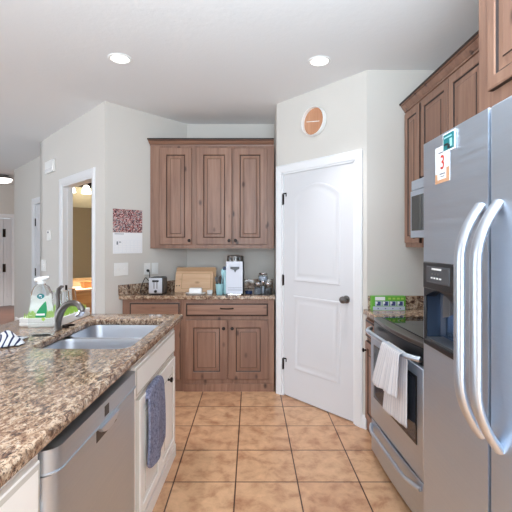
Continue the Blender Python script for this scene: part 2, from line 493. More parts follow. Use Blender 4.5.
for z in (0.29, 1.06, 1.80):
    MB().box(dx1-0.004, dt, z-0.045, dx1+0.016, dt+0.004, z+0.045).lathe([(0.007,-0.05),(0.007,0.05)], (dx1+0.006, dt+0.007, z), 8).build('hinge', 'bronze', d1)
# white spring stop on the lowest and topmost hinge
for z in (0.345, 1.855): MB().box(dx1-0.035, dt+0.001, z-0.008, dx1+0.012, dt+0.006, z+0.004).box(dx1-0.035, dt+0.001, z-0.03, dx1-0.028, dt+0.006, z).build('hinge_stop', 'bronze', d1)
# hall door
d2 = structroot('door_2', (Q.x, Q.y, 0), HANG)
b = MB().box(HS0+0.022, -0.06, 0.012, HS1-0.022, -0.02, 1.99)
for z0, z1 in ((0.25, 0.9), (1.05, 1.85)): b.panel(HS0+0.13, z0, HS1-0.13, z1, [(0, -0.02), (0.006, -0.014), (0.02, -0.014), (0.03, -0.018)], cap0=False)
b.build('door_panel', 'doorpaint', d2)
for z in (0.3, 0.95, 1.72): MB().box(HS1-0.035, -0.022, z-0.06, HS1-0.005, -0.008, z+0.06).build('hinge', 'bronze', d2)
# hall end double door
d3 = structroot('door_3', (EA.x, EA.y, 0), EANG)
for a0, a1 in ((es_l+0.02, es_m-0.003), (es_m+0.003, es_r-0.02)):
    b = MB().box(a0, 0.02, 0.012, a1, 0.06, 1.94)
    for z0, z1 in ((0.2, 0.9), (1.05, 1.8)): b.panel(a0+0.07, z0, a1-0.07, z1, [(0, 0.02), (0.006, 0.014), (0.02, 0.014), (0.03, 0.018)], cap0=False)
    b.build('door_panel', 'doorpaint', d3)
for z in (0.85, 1.62): MB().box(es_m-0.015, 0.0, z-0.09, es_m+0.04, 0.02, z+0.09).build('hinge', 'bronze', d3)

# ------------------------------------------------------------------ cabinets
RAISED = lambda t, fw: [(0, 0), (0, -t+0.004), (0.004, -t), (fw-0.016, -t), (fw-0.012, -t+0.004), (fw-0.005, -t+0.010), (fw+0.003, -t+0.010), (fw+0.026, -t+0.004), (fw+0.0295, -t+0.001)]
def cab_door(parent, x0, z0, x1, z1, wm, gm, knob=None, fw=0.06, name='door', t=0.022, km='bronze'):
    b = MB()
    b.panel(x0, z0, x1, z1, RAISED(t, fw), ms=[1,0,0,0,1,0,0,1,0])  # darker colour on the outer sides paints the shadow gap round the door
    # raised panel bottom edge of the centre field keeps its own face
    o = b.build(name, [wm, gm], parent)
    if knob:
        kx, kz = knob
        MB().lathe([(0.008, -t), (0.006, -t-0.012), (0.014, -t-0.016), (0.016, -t-0.024), (0.010, -t-0.029)], (kx, 0, kz), 16, ax='y').build('knob', km, o)
    return o
def cab_drawer(parent, x0, z0, x1, z1, wm, gm, pull=None, t=0.022):
    b = MB().panel(x0, z0, x1, z1, [(0, 0), (0, -t+0.006), (0.004, -t+0.003), (0.012, -t+0.002), (0.016, -t), (0.02, -t)], ms=[0,0,1,1,0,0])
    o = b.build('drawer', [wm, gm], parent)
    if pull:
        px, pz, pw = pull
        pts = [(px + pw*k/8 - pw/2, -t - 0.03*math.sin(math.pi*k/8)**0.5, pz) for k in range(9)]
        MB().tube(pts, [0.007 if k in (0, 8) else 0.0055 for k in range(9)], 8).build('handle', 'bronze', o)
    return o

# ---- back wall base cabinets (front plane y = 3.81)
BF = 3.81; CT = 0.905; CB = 0.868
def wall_y(x): return P6[1] + (x - P6[0]) * (P5[1]-P6[1]) / (P5[0]-P6[0])
xl = -1.215; xm = -0.633; xr = 0.218
t1 = thing('base_cabinet', 'brown knotty wood base cabinet with one drawer, half hidden behind the island end', 'cabinet', (xl, BF, 0))
w1 = xm - xl
MB().prism([(0, 0), (w1, 0), (w1, 0.56), (0.535, 0.56)], 0.0, CB).build('body', 'alder', t1)
cab_drawer(t1, 0.07, 0.705, w1-0.035, 0.84, 'alder_h', 'glaze_shade')
cab_door(t1, 0.07, 0.115, w1-0.035, 0.675, 'alder', 'glaze_shade', (0.11, 0.62), fw=0.08)
t2 = thing('base_cabinet', 'brown knotty base cabinet with one wide drawer over two doors beside the pantry door', 'cabinet', (xm, BF, 0))
w2 = xr - xm
MB().box(0, 0, 0.0, w2, 0.58, CB).box(0, -0.012, 0, w2, 0, 0.07).build('body', 'alder', t2)
cab_drawer(t2, 0.018, 0.71, w2-0.055, 0.835, 'alder_h', 'glaze_shade', (0.405, 0.785, 0.12))
mid = (w2 - 0.037)/2
cab_door(t2, 0.018, 0.115, mid-0.003+0.009, 0.675, 'alder', 'glaze_shade', (mid-0.03, 0.60), fw=0.085)
cab_door(t2, mid+0.012, 0.115, w2-0.055, 0.675, 'alder', 'glaze_shade', (mid+0.05, 0.60), fw=0.085)
# countertop
t3 = thing('countertop', 'speckled brown granite countertop along the back wall', 'countertop', (0, 0, 0))
x_left = P6[0] + 0.015 + 0.07
poly = [(P6[0]+0.01+0.06, 3.785-0.0), (0.228, 3.785), (0.238, 4.405), (P5[0]+0.005, 4.405), (P6[0]+0.09, wall_y(P6[0]+0.09)-0.005)]
poly = [(-1.245, 3.785), (0.228, 3.785), (0.238, 4.403), (-0.702, 4.400)]
MB().prism(poly, CB, CT).build('slab', 'granite', t3, bevel=0.006)
nC = Vector((CD.y, -CD.x))   # toward the room from the corner wall
A0 = Vector((-1.25, wall_y(-1.25))) + nC*0.001; A1 = Vector(P5) + nC*0.001
bs = thing('backsplash', 'low granite backsplash strip behind the toaster and cutting boards', 'backsplash')
b = MB().prism([tuple(A0), tuple(A0+nC*0.02), tuple(A1+nC*0.02+CD*-0.01), tuple(A1)], CT+0.0005, CT+0.10)
b.build('corner_strip', 'granite', bs, bevel=0.003)
MB().box(-0.69, 4.388, CT+0.0005, 0.238, 4.408, CT+0.10).build('back_strip', 'granite', bs, bevel=0.003)

# ---- back upper cabinets (front plane y = 4.05)
UF = 4.05; UZ0, UZ1 = 1.345, 2.375
ul = -1.012; um = -0.563; ur = 0.232
u1 = thing('upper_cabinet', 'narrow one-door knotty wood upper cabinet beside the corner wall, above the toaster', 'cabinet', (ul, UF, 0))
w1 = um - ul
MB().prism([(0, 0), (w1, 0), (w1, 0.355), (0.312, 0.355)], UZ0, UZ1).build('body', 'alder', u1)
cab_door(u1, 0.095, 1.385, w1-0.03, 2.352, 'alder', 'glaze_shade', (w1-0.052, 1.425), fw=0.082)
u2 = thing('upper_cabinet', 'two-door knotty wood upper cabinet above the coffee maker', 'cabinet', (um, UF, 0))
w2 = ur - um
MB().box(0, 0, UZ0, w2, 0.355, UZ1).build('body', 'alder', u2)
cab_door(u2, 0.018, 1.385, 0.37, 2.352, 'alder', 'glaze_shade', (0.345, 1.425), fw=0.082)
cab_door(u2, 0.382, 1.385, w2-0.07, 2.352, 'alder', 'glaze_shade', (0.408, 1.425), fw=0.082)
CROWN = [(0, 0), (-0.008, 0), (-0.010, 0.010), (-0.007, 0.013), (-0.018, 0.020), (-0.034, 0.044), (-0.032, 0.049), (-0.044, 0.053), (-0.048, 0.063), (-0.046, 0.068), (0, 0.068)]
CMJ = [0, 0, 1, 0, 0, 1, 0, 1, 1, 1, 0]
b = MB()
loops = []
for (x, y, nx, ny) in ((ul+0.001, UF+0.04, -1, 0), (ul+0.001, UF, -1, -1), (ur-0.004, UF, 0, -1)):
    loops.append([(x - nx*q[0]*(1 if nx else 0)*1.0 if False else x + nx*(-q[0])*0.45 if nx else x, y + ny*(-q[0]) if ny else y, UZ1 + q[1]) for q in CROWN])
b.loft(loops, mj=CMJ)
b.box(ul+0.02, UF+0.03, UZ1, ur-0.004, UF+0.05, UZ1+0.066)
tag(b.build('crown_molding', ['alder_h', 'glaze_shade']), 'stepped brown crown molding along the top of the back upper cabinets', 'molding')

# ---- right run base cabinets, counters  (local x runs toward the camera, local y toward the wall)
rb = thing('base_cabinet', 'narrow brown base cabinet squeezed between the pantry door and the stove', 'cabinet', (0.872, 3.024, 0), -90)
MB().box(0, 0, 0, 0.31, 0.60, CB).build('body', 'alder', rb)
cab_drawer(rb, 0.02, 0.71, 0.29, 0.84, 'alder_h', 'glaze_shade', (0.155, 0.775, 0.09))
cab_door(rb, 0.02, 0.10, 0.29, 0.675, 'alder', 'glaze_shade', (0.05, 0.61), fw=0.06)
rc = thing('countertop', 'short granite countertop between the white pantry door and the black cooktop', 'countertop')
MB().box(0.842, 2.715, CB, 1.475, 3.026, CT).build('slab', 'granite', rc, bevel=0.006)
o = MB().box(0.876, 3.006, CT+0.0005, 1.475, 3.026, CT+0.10).build('backsplash', 'granite', bevel=0.003); tag(o, 'low granite backsplash strip behind the green carton', 'backsplash')
rb2 = thing('base_cabinet', 'brown base cabinet hidden between the stove and the refrigerator', 'cabinet', (0.872, 1.90, 0), -90)
MB().box(0, 0, 0, 0.44, 0.60, CB).build('body', 'alder', rb2)
cab_door(rb2, 0.02, 0.10, 0.42, 0.84, 'alder', 'glaze_shade', (0.05, 0.61))
rc2 = thing('countertop', 'granite countertop piece hidden between the stove and the refrigerator', 'countertop')
MB().box(0.842, 1.455, CB, 1.475, 1.905, CT).build('slab', 'granite', rc2, bevel=0.006)

# ---- right run upper cabinets (front plane x = 1.16)
RF = 1.16
def rupper(y0, wdt, z0, z1, label, doors):
    t = thing('upper_cabinet', label, 'cabinet', (RF, y0, 0), -90)
    MB().box(0, 0, z0, wdt-0.002, 0.315, z1).build('body', 'alder', t)
    for x0, x1, k in doors:
        cab_door(t, x0, z0+0.03, x1, z1-0.022, 'alder', 'glaze_shade', (k, z0+0.075), fw=0.06)
    return t
rupper(3.025, 0.305, 1.37, UZ1, 'tall one-door brown upper cabinet against the end wall, beside the microwave', [(0.035, 0.29, 0.26)])
rupper(2.72, 0.78, 1.815, UZ1, 'two-door brown upper cabinet above the microwave', [(0.012, 0.386, 0.35), (0.394, 0.768, 0.43)])
rupper(1.94, 0.465, 1.37, UZ1, 'brown upper cabinet hidden behind the top of the refrigerator', [(0.02, 0.445, 0.06)])
b = MB()
b.loft([[(RF + q[0], 3.025, UZ1 + q[1]) for q in CROWN], [(RF + q[0], 1.475, UZ1 + q[1]) for q in CROWN]], mj=CMJ)
tag(b.build('crown_molding', ['alder_h', 'glaze_shade']), 'stepped brown crown molding along the top of the right-hand upper cabinets', 'molding')
# deep cabinet above the refrigerator
fc = thing('upper_cabinet', 'deep wood cabinet above the stainless refrigerator', 'cabinet', (0.832, 1.472, 0), -90)
MB().box(0, 0, 1.79, 0.98, 0.64, 2.44).build('body', 'alder', fc)
cab_door(fc, 0.088, 1.92, 0.485, 2.40, 'alder', 'glaze_shade', (0.45, 1.965), fw=0.055)
cab_door(fc, 0.495, 1.925, 0.925, 2.40, 'alder', 'glaze_shade', (0.53, 1.965), fw=0.055)

# ------------------------------------------------------------------ microwave
mw = thing('microwave', 'stainless over-the-range microwave under the two-door upper cabinet', 'microwave', (1.085, 2.712, 1.435), -90)
MB().box(0, 0.02, 0, 0.755, 0.39, 0.378).build('body', 'steel', mw, bevel=0.004)
MB().box(0.0, -0.005, 0.315, 0.755, 0.02, 0.378).box(0.01, -0.007, 0.325, 0.745, -0.005, 0.331).build('vent_grille', ['steel'], mw, bevel=0.002)
dr = MB().box(0.0, -0.012, 0.0, 0.56, 0.02, 0.31).build('door', 'steel', mw, bevel=0.003)
MB().box(0.025, -0.016, 0.045, 0.50, -0.011, 0.275).build('window', 'blackglass', dr, bevel=0.003)
MB().tube([(0.525, -0.012, 0.05), (0.525, -0.045, 0.06), (0.525, -0.045, 0.25), (0.525, -0.012, 0.26)], 0.009).build('handle', 'handle', dr)
MB().box(0.565, -0.012, 0.0, 0.755, 0.02, 0.31).build('control_panel', 'black', mw, bevel=0.003)

# ------------------------------------------------------------------ range
rg = thing('stove', 'stainless electric stove with black glass cooktop and a white towel on its door handle', 'stove', (0.833, 2.690, 0), -88)
RW = 0.765
MB().box(0.0, 0.0, 0.03, RW, 0.60, 0.885).build('body', 'darkgrey', rg)
fp = [(0.0, 0.0)] + [(RW*k/12, -0.012 - 0.030*math.sin(math.pi*k/12)) for k in range(13)] + [(RW, 0.0), (RW, 0.61), (0, 0.61)]
MB().prism(fp, 0.885, 0.907).build('cooktop_frame', 'nickel', rg, bevel=0.004)
ck = MB().box(0.02, 0.03, 0.906, RW-0.02, 0.60, 0.912).build('cooktop', 'blackglass', rg, bevel=0.002)
for x, y, r in ((0.19, 0.17, 0.09), (0.57, 0.17, 0.105), (0.19, 0.44, 0.075), (0.57, 0.44, 0.09)):
    MB().lathe([(r, 0.9121), (r, 0.9124), (r-0.004, 0.9124), (r-0.004, 0.9121)], (x, y, 0), 32, cap0=False, cap1=False).build('burner_ring', 'darkgrey', ck)
MB().prism([(0.0, 0.0), (0.0, -0.012)] + [(RW*k/12, -0.012 - 0.026*math.sin(math.pi*k/12)) for k in range(13)] + [(RW, 0)], 0.796, 0.884).build('control_strip', 'black', rg, bevel=0.004)
od = MB().box(0.004, -0.036, 0.25, RW-0.004, -0.001, 0.792).build('oven_door', 'steel', rg, bevel=0.005)
MB().panel(0.07, 0.40, RW-0.07, 0.74, [(0, -0.036), (0.0, -0.039), (0.012, -0.040), (0.03, -0.038)], ms=[0,0,1,1], cap0=False).build('oven_window', ['black', 'ovenglass'], od)
hy = lambda k: -0.040 - 0.052*min(1, 2.6*math.sin(math.pi*k))**0.8
MB().tube([(0.02 + (RW-0.04)*k/20, hy(k/20), 0.836) for k in range(21)], 0.0145, 12).build('handle', 'handle', od)
dw = MB().prism([(0.004, 0.0), (0.004, -0.03)] + [(0.004+(RW-0.008)*k/12, -0.03 - 0.012*math.sin(math.pi*k/12)) for k in range(13)] + [(RW-0.004, 0)], 0.03, 0.238).build('drawer', 'steel', rg, bevel=0.004)
MB().tube([(0.03 + (RW-0.06)*k/20, -0.038 - 0.04*min(1, 2*math.sin(math.pi*k/20))**0.8, 0.205 - 0.0*k) for k in range(21)], 0.012, 12).build('handle', 'handle', dw)
MB().box(0.02, 0.02, 0.0, RW-0.02, 0.55, 0.03).build('plinth', 'black', rg)
# tea towel folded over the oven door handle: long back layer, shorter front layer
def tea(s, t):
    # s across the width, t from back hem over the bar to front hem
    x0 = 0.43 + 0.24*s
    L1, L2 = 0.235, 0.385
    top = 0.852
    d = t*(L1 + L2)
    by = hy(0.72); wob = 0.006*math.sin(s*14+1) + 0.004*math.sin(s*31)
    if d < L1:      # layer next to the door? -> outer short layer first
        z = top - (L1 - d); q = (L1-d)/L1
        y = by - 0.019 - 0.012*q + wob*q - 0.004
        x = x0 - 0.15*q*(1-s) - 0.01*q; z -= 0.05*q*(1-s)
    else:
        z = top - (d - L1); q = (d-L1)/L2
        y = by + 0.019 + wob*q*0.35
        y = max(y, by + 0.015); 
        x = x0 - 0.10*q*(1-s) - 0.01*q; z -= 0.04*q*(1-s)
    if z > top - 0.016:
        k = (z - (top - 0.016))/0.016
        y = by + (y - by)*(1 - 0.55*k*k)
    return (x, y, z)
tw = MB().sheet(tea, 22, 60, 0.003)
tw = tw.build('tea_towel', 'whitetowel', None)
tw.location = rg.location; tw.rotation_euler = rg.rotation_euler
tag(tw, 'white striped tea towel hanging over the stove door handle', 'towel')

# green carton on the short counter
gp = thing('carton', 'green multipack carton with white label standing on the counter behind the stove', 'carton', (0.888, 2.955, CT))
b = MB().box(0, 0, 0, 0.245, 0.045, 0.105)
b.box(0.022, -0.0012, 0.074, 0.095, 0, 0.100, 1)
b.box(0.006, -0.0008, 0.002, 0.24, 0, 0.030, 3)
for k in range(4):
    x = 0.022 + k*0.054
    b.box(x, -0.0014, 0.034, x+0.048, 0, 0.068, 3); b.box(x+0.012, -0.002, 0.036, x+0.040, 0, 0.066, 2); b.box(x+0.004, -0.0022, 0.05, x+0.018, 0, 0.064, 1)
    b.box(x+0.018, -0.0016, 0.011, x+0.026, 0, 0.018, 2)
for x in (0.118, 0.15, 0.182, 0.212): b.box(x, -0.001, 0.08, x+0.02, 0, 0.094, 4)
b.build('box', ['packgreen', 'paper', 'packblue', 'packpale', 'grass'], gp)

# ------------------------------------------------------------------ refrigerator
fr = thing('refrigerator', 'stainless side-by-side refrigerator with ice dispenser and curved handles', 'refrigerator', (0.605, 1.412, 0), -90)
FW = 0.91; FD = 0.384
MB().box(0.004, 0.075, 0.02, FW-0.004, 0.86, 1.725).build('body', 'darkgrey', fr, bevel=0.004)
MB().box(0.02, 0.05, 0.0, FW-0.02, 0.10, 0.06).build('toe_grille', 'black', fr)
dz0, dz1 = 1.052, 1.336; da, db = 0.012, 0.232
# freezer door with a real recess for the dispenser
b = MB()
b.box(0, 0, 0.065, FD, 0.065, dz0).box(0, 0, dz1, FD, 0.065, 1.745).box(0, 0, dz0, da, 0.065, dz1).box(db, 0, dz0, FD, 0.065, dz1)
bmesh.ops.remove_doubles(b.bm, verts=b.bm.verts, dist=1e-5)
fd = b.build('freezer_door', 'steel', fr)
MB().box(FD+0.008, 0, 0.065, FW, 0.065, 1.745).build('fridge_door', 'steel', fr, bevel=0.006, seg=3)
for x in (0.05, FW-0.05): MB().box(x-0.04, 0.03, 1.7455, x+0.04, 0.11, 1.758).build('hinge_cover', 'darkgrey', fr, bevel=0.004)
dp = MB()
dp.box(da, 0.06, dz0, db, 0.20, dz1)
# dispenser: surround, control face, curved hood, cavity, paddle, tray
b = MB()
b.box(da, -0.006, dz0, da+0.012, 0.004, dz1); b.box(db-0.012, -0.006, dz0, db, 0.004, dz1)
b.box(da, -0.006, dz0, db, 0.06, dz0+0.02); b.box(da, -0.008, 1.245, db, 0.06, dz1)
disp = b.build('dispenser', 'black', fd, bevel=0.004)
MB().panel(da+0.006, dz0+0.018, db-0.006, 1.246, [(0, 0.003), (0.002, 0.05), (0.014, 0.062)], cap0=False).build('cavity', 'cavity', disp)
n = 14; arc = []
for k in range(n+1):
    t = k/n; arc.append((da + 0.012 + (db-da-0.024)*t, 1.245 - 0.028*(1-math.sin(math.pi*t))))
b = MB(); b.loft([[(x, -0.007, z) for x, z in arc] + [(db-0.012, -0.007, 1.262), (da+0.012, -0.007, 1.262)], [(x, 0.03, z) for x, z in arc] + [(db-0.012, 0.03, 1.262), (da+0.012, 0.03, 1.262)]])
b.build('hood', 'black', disp)
MB().loft([[(0.13, 0.03, 1.18), (0.20, 0.03, 1.20), (0.20, 0.04, 1.235), (0.13, 0.04, 1.235)], [(0.145, -0.002, 1.165), (0.185, -0.002, 1.175), (0.19, 0.0, 1.235), (0.14, 0.0, 1.235)]]).build('paddle', 'darkgrey', disp)
b = MB().panel(da+0.03, 1.268, db-0.03, dz1-0.012, [(0, -0.008), (0.003, -0.0095), (0.006, -0.0095)], cap0=False)
b.box(0.085, -0.0105, 1.312, 0.15, -0.009, 1.318, 1)
for x in (0.078, 0.098, 0.118, 0.138): b.box(x, -0.0105, 1.283, x+0.012, -0.009, 1.288, 1)
for x in (0.085, 0.105, 0.125): b.box(x, -0.0105, 1.296, x+0.010, -0.009, 1.301, 2)
b.build('keypad', ['darkgrey', 'white', 'nickel'], disp)
MB().box(da+0.012, 0.0, dz0+0.018, db-0.012, 0.058, dz0+0.026).build('drip_tray', 'darkgrey', disp)
def fhandle(x, par, zlo=0.895, zhi=1.50):
    pts = []
    for k in range(25):
        t = k/24; z = zlo + (zhi-zlo)*t
        e = min(t, 1-t)*(zhi-zlo)
        y = -0.057 * (1 - max(0, 1 - e/0.15)**2.0)
        pts.append((x, y, z))
    b = MB(); loops = []
    for i, p in enumerate(pts):
        a = Vector(pts[max(i-1,0)]); c2 = Vector(pts[min(i+1, 24)]); d = (c2-a).normalized(); nrm = Vector((0, d.z, -d.y))
        hw, ht = 0.0195, 0.0115
        loops.append([Vector(p) + Vector((hw*math.cos(q), 0, 0)) + nrm*(ht*math.sin(q)) for q in (2*math.pi*j/14 for j in range(14))])
    b.loft(loops)
    return b.build('handle', 'handle', par)
fhandle(FD-0.032, fd)
fhandle(FD+0.045, bpy.data.objects['fridge_door'])
# note and photo on the freezer door (fixed by magnets)
nt = thing('paper_note', 'white paper note with a red 3 taped to the freezer door', 'note', (0.605, 1.398, -0.001), -90)
b = MB().box(0.078, -0.0012, 1.592, 0.172, -0.0004, 1.708)
b.box(0.078, -0.0016, 1.592, 0.172, -0.0012, 1.603, 1).box(0.152, -0.0016, 1.6031, 0.172, -0.0012, 1.636, 1).box(0.078, -0.0016, 1.6031, 0.094, -0.0012, 1.622, 1)
b.text('3', 0.062, (0.127, -0.0016, 1.654), (1,0,0), (0,0,1), 2, bold=0.0008)
b.box(0.10, -0.0015, 1.686, 0.15, -0.0012, 1.690, 3).box(0.108, -0.0015, 1.618, 0.145, -0.0012, 1.622, 3).box(0.114, -0.0015, 1.610, 0.14, -0.0012, 1.613, 3)
b.build('sheet', ['paper', 'brown_ink', 'red_ink', 'grey_ink'], nt)
ph = thing('photo', 'small teal photo with white border stuck above the paper note on the freezer door', 'photo', (0.605, 1.398, 0), -90)
b = MB().box(0.136, -0.0040, 1.680, 0.212, -0.0020, 1.738)
b.box(0.140, -0.0046, 1.685, 0.205, -0.004, 1.734, 1)
b.box(0.146, -0.0050, 1.700, 0.172, -0.0046, 1.706, 2).box(0.166, -0.0050, 1.688, 0.182, -0.0046, 1.700, 2).box(0.180, -0.005, 1.692, 0.194, -0.0046, 1.716, 3)
b.box(0.146, -0.005, 1.722, 0.192, -0.0046, 1.726, 3)
b.build('print', ['paper', 'teal', 'black', 'aqua'], ph)

# ------------------------------------------------------------------ island (local x = u along its face, local y = v away from it)
IANG = 90 - math.degrees(math.atan2(0.0347, 1))
ID = Vector((math.sin(R(90-IANG)), math.cos(R(90-IANG)), 0))
def iloc(u, z=0.0): return (-0.6003 + ID.x*u, ID.y*u, z)
def iworld(u, v): return Vector((-0.6003, 0, 0)) + ID*u + Vector((-ID.y, ID.x, 0))*v
ic1 = thing('base_cabinet', 'ivory painted island base cabinet nearest the camera, left of the dishwasher', 'cabinet', iloc(0.16), IANG)
MB().box(0, 0, 0, 0.905, 0.62, CB).build('body', 'white_cab', ic1)
for a0, a1 in ((0.03, 0.445), (0.455, 0.885)):
    cab_drawer(ic1, a0, 0.70, a1, 0.838, 'white_cab', 'ivory_groove_shade')
    cab_door(ic1, a0, 0.11, a1, 0.672, 'white_cab', 'ivory_groove_shade', ((a0+a1)/2, 0.61))
dwr = thing('dishwasher', 'stainless dishwasher built into the island, left of the blue towel', 'dishwasher', iloc(1.08), IANG)
DW = 0.70
MB().box(0.006, 0.02, 0.0, DW-0.006, 0.58, 0.855).build('body', 'black', dwr)
def dwpoly(fr, rr):
    return [(0.004, 0.02)] + [(0.004 + rr - rr*math.cos(R(90*k/6)), fr + rr - rr*math.sin(R(90*k/6))) for k in range(7)] + [(DW-0.004-rr*0.4 + rr*0.4*math.sin(R(90*k/5)), fr + rr*0.4 - rr*0.4*math.cos(R(90*k/5))) for k in range(6)] + [(DW-0.004, 0.02)]
ddr = MB().prism(dwpoly(-0.030, 0.05), 0.11, 0.766).build('door', 'dwsteel', dwr)
b = MB().prism(dwpoly(-0.034, 0.05), 0.770, 0.838).prism(dwpoly(-0.038, 0.05), 0.770, 0.774)
for k in range(7): b.box(0.40+k*0.028, -0.0337, 0.803, 0.414+k*0.028, -0.033, 0.807, 1)
b.box(0.345, -0.0345, 0.785, 0.385, -0.033, 0.822, 1)
for k in range(4): b.box(0.14+k*0.02, -0.0337, 0.794, 0.148+k*0.02, -0.033, 0.800, 2)
cp = b.build('control_panel', ['dwsteel', 'black', 'darkgrey'], dwr)
b = MB()
pts = [(0.29 + 0.17*k/10, 0.771, 0.735 + 0.03*abs(k/10*2-1)**3) for k in range(11)]
b.loft([[(x, -0.030, zt), (x, -0.046, zt-0.004), (x, -0.046, zb+0.004), (x, -0.030, zb)] for x, zt, zb in pts])
b.build('handle', 'handle', ddr)
MB().box(0.285, -0.0312, 0.722, 0.465, -0.0295, 0.766).build('handle_recess', 'black', ddr)
MB().box(0.01, 0.0, 0.0, DW-0.01, 0.05, 0.10).build('kick_plate', 'black', dwr)
ic2 = thing('base_cabinet', 'ivory painted two-door sink cabinet at the far end of the island', 'cabinet', iloc(1.785), IANG)
SW = 0.875
b = MB().box(0, 0, 0, 0.02, 0.62, CB).box(SW-0.02, 0, 0, SW, 0.62, CB).box(0, 0.60, 0, SW, 0.62, CB).box(0, 0, 0, SW, 0.62, 0.10).box(0, 0, 0, SW, 0.02, CB)
b.box(-0.0, -0.012, 0, SW+0.004, 0, 0.075).build('body', 'white_cab', ic2)
cab_drawer(ic2, 0.025, 0.70, SW-0.06, 0.838, 'white_cab', 'ivory_groove_shade')
sd1 = cab_door(ic2, 0.085, 0.11, 0.452, 0.672, 'white_cab', 'ivory_groove_shade', (0.235, 0.585))
sd2 = cab_door(ic2, 0.460, 0.11, SW-0.06, 0.672, 'white_cab', 'ivory_groove_shade', (0.62, 0.585))
ip = MB().box(0.16, 0.63, 0, 2.66, 0.66, CB).build('back_panel', 'white_cab')
ip.name = 'island_skirt'; ip.location = iloc(0); ip.rotation_euler = (0, 0, R(IANG))
tag(ip, 'ivory panel closing the far side of the island under the granite overhang', 'panel')
# worktop with sink cut-out
def rr_loop(x0, y0, x1, y1, r, z, n=6): return [(x, y, z) for x, y in MB.rrect(None, x0, y0, x1, y1, r, n)]
IU0, IU1, IV0, IV1 = -0.10, 2.812, -0.032, 1.00
SU0, SU1, SV0, SV1 = 1.885, 2.60, 0.045, 0.515
it = MB().prism([(x, y) for x, y in MB.rrect(None, IU0, IV0, IU1, IV1, 0.02, 4)], CB, CT).build('island_worktop', 'granite')
it.location = iloc(0); it.rotation_euler = (0, 0, R(IANG))
cut = MB().prism(MB.rrect(None, SU0, SV0, SU1, SV1, 0.065, 8), 0.7, 1.1).build('cutter', 'granite')
cut.location = it.location; cut.rotation_euler = it.rotation_euler
md = it.modifiers.new('cut', 'BOOLEAN'); md.object = cut; md.operation = 'DIFFERENCE'; md.solver = 'EXACT'
bv = it.modifiers.new('bevel', 'BEVEL'); bv.width = 0.010; bv.segments = 4; bv.limit_method = 'ANGLE'; bv.angle_limit = R(50)
bpy.context.view_layer.update()
me = bpy.data.meshes.new_from_object(it.evaluated_get(bpy.context.evaluated_depsgraph_get()))
it.modifiers.clear(); it.data = me
bpy.data.objects.remove(cut)
me.polygons.foreach_set('use_smooth', [True]*len(me.polygons)); me.set_sharp_from_angle(angle=R(30))
tag(it, 'long speckled brown granite island worktop with a sink cut-out', 'countertop')
# sink
sk = thing('sink', 'undermount double-bowl stainless sink in the island worktop', 'sink', iloc(0), IANG)
um_ = (SU0+SU1)/2
def bowl(u0, u1, v0, v1, depth):
    b = MB()
    z0 = CB - 0.001
    L = [rr_loop(u0-0.012, v0-0.012, u1+0.012, v1+0.012, 0.075, z0, 8), rr_loop(u0, v0, u1, v1, 0.065, z0, 8), rr_loop(u0+0.004, v0+0.004, u1-0.004, v1-0.004, 0.063, z0-0.02, 8),
         rr_loop(u0+0.012, v0+0.012, u1-0.012, v1-0.012, 0.085, z0-depth+0.03, 8), rr_loop(u0+0.025, v0+0.025, u1-0.025, v1-0.025, 0.075, z0-depth+0.006, 8), rr_loop(u0+0.05, v0+0.05, u1-0.05, v1-0.05, 0.06, z0-depth, 8)]
    b.loft(L, cap0=False); b.solid = 0
    o = b.build('bowl', 'sinksteel', sk)
    md = o.modifiers.new('solid', 'SOLIDIFY'); md.thickness = 0.0015; md.offset = 0
    cx, cy = (u0+u1)/2, (v0+v1)/2
    MB().lathe([(0.045, z0-depth+0.001), (0.042, z0-depth+0.004), (0.03, z0-depth+0.002), (0.001, z0-depth+0.001)], (cx, cy, 0), 24).build('drain', 'chrome', o)
bowl(SU0-0.004, um_-0.016, SV0-0.004, SV1+0.004, 0.17)
bowl(um_+0.016, SU1+0.004, SV0-0.004, SV1+0.004, 0.19)

# faucet
fp_ = Vector((-1.112, 2.295, 0))
fa = thing('faucet', 'brushed nickel kitchen faucet with tall lever behind the sink', 'faucet', (fp_.x, fp_.y, CT), 0)
MB().lathe([(0.032, 0), (0.032, 0.006), (0.027, 0.012), (0.025, 0.05), (0.022, 0.085), (0.0, 0.09)], (0,0,0), 20).build('base', 'nickel', fa)
sp = [(0.005, 0, 0.02), (0.012, 0, 0.06), (0.03, -0.005, 0.105), (0.055, -0.01, 0.137), (0.085, -0.018, 0.155), (0.118, -0.026, 0.158), (0.145, -0.034, 0.148), (0.163, -0.04, 0.128), (0.168, -0.042, 0.115)]
spo = MB().tube(sp, [0.023, 0.0225, 0.021, 0.019, 0.017, 0.016, 0.0165, 0.018, 0.018], 16).build('spout', 'nickel', fa)
MB().tube([(0.166, -0.041, 0.118), (0.158, -0.040, 0.100), (0.135, -0.036, 0.088)], [0.019, 0.018, 0.012], 14).build('spray_head', 'chrome', spo)
MB().tube([(-0.002, 0.01, 0.07), (0.004, 0.014, 0.12), (0.006, 0.016, 0.165), (0.002, 0.016, 0.20), (0.010, 0.014, 0.23), (0.026, 0.012, 0.245), (0.038, 0.010, 0.246)], [0.012, 0.011, 0.012, 0.0125, 0.012, 0.009, 0.006], 12).build('lever', 'nickel', fa)
sc_ = Vector((-1.085, 2.36, 0))
sca = MB().lathe([(0.02, 0), (0.02, 0.012), (0.017, 0.016), (0.0, 0.017)], (0,0,0), 18)
sca = sca.tube([(0.0, 0, 0.012), (0.055, -0.01, 0.018)], [0.008, 0.006], 8).build('dark_stub', 'bronze')  # dark low disc with a short nozzle
sca.location = (sc_.x, sc_.y, CT); tag(sca, 'small dark low pump beside the faucet base', 'stub')

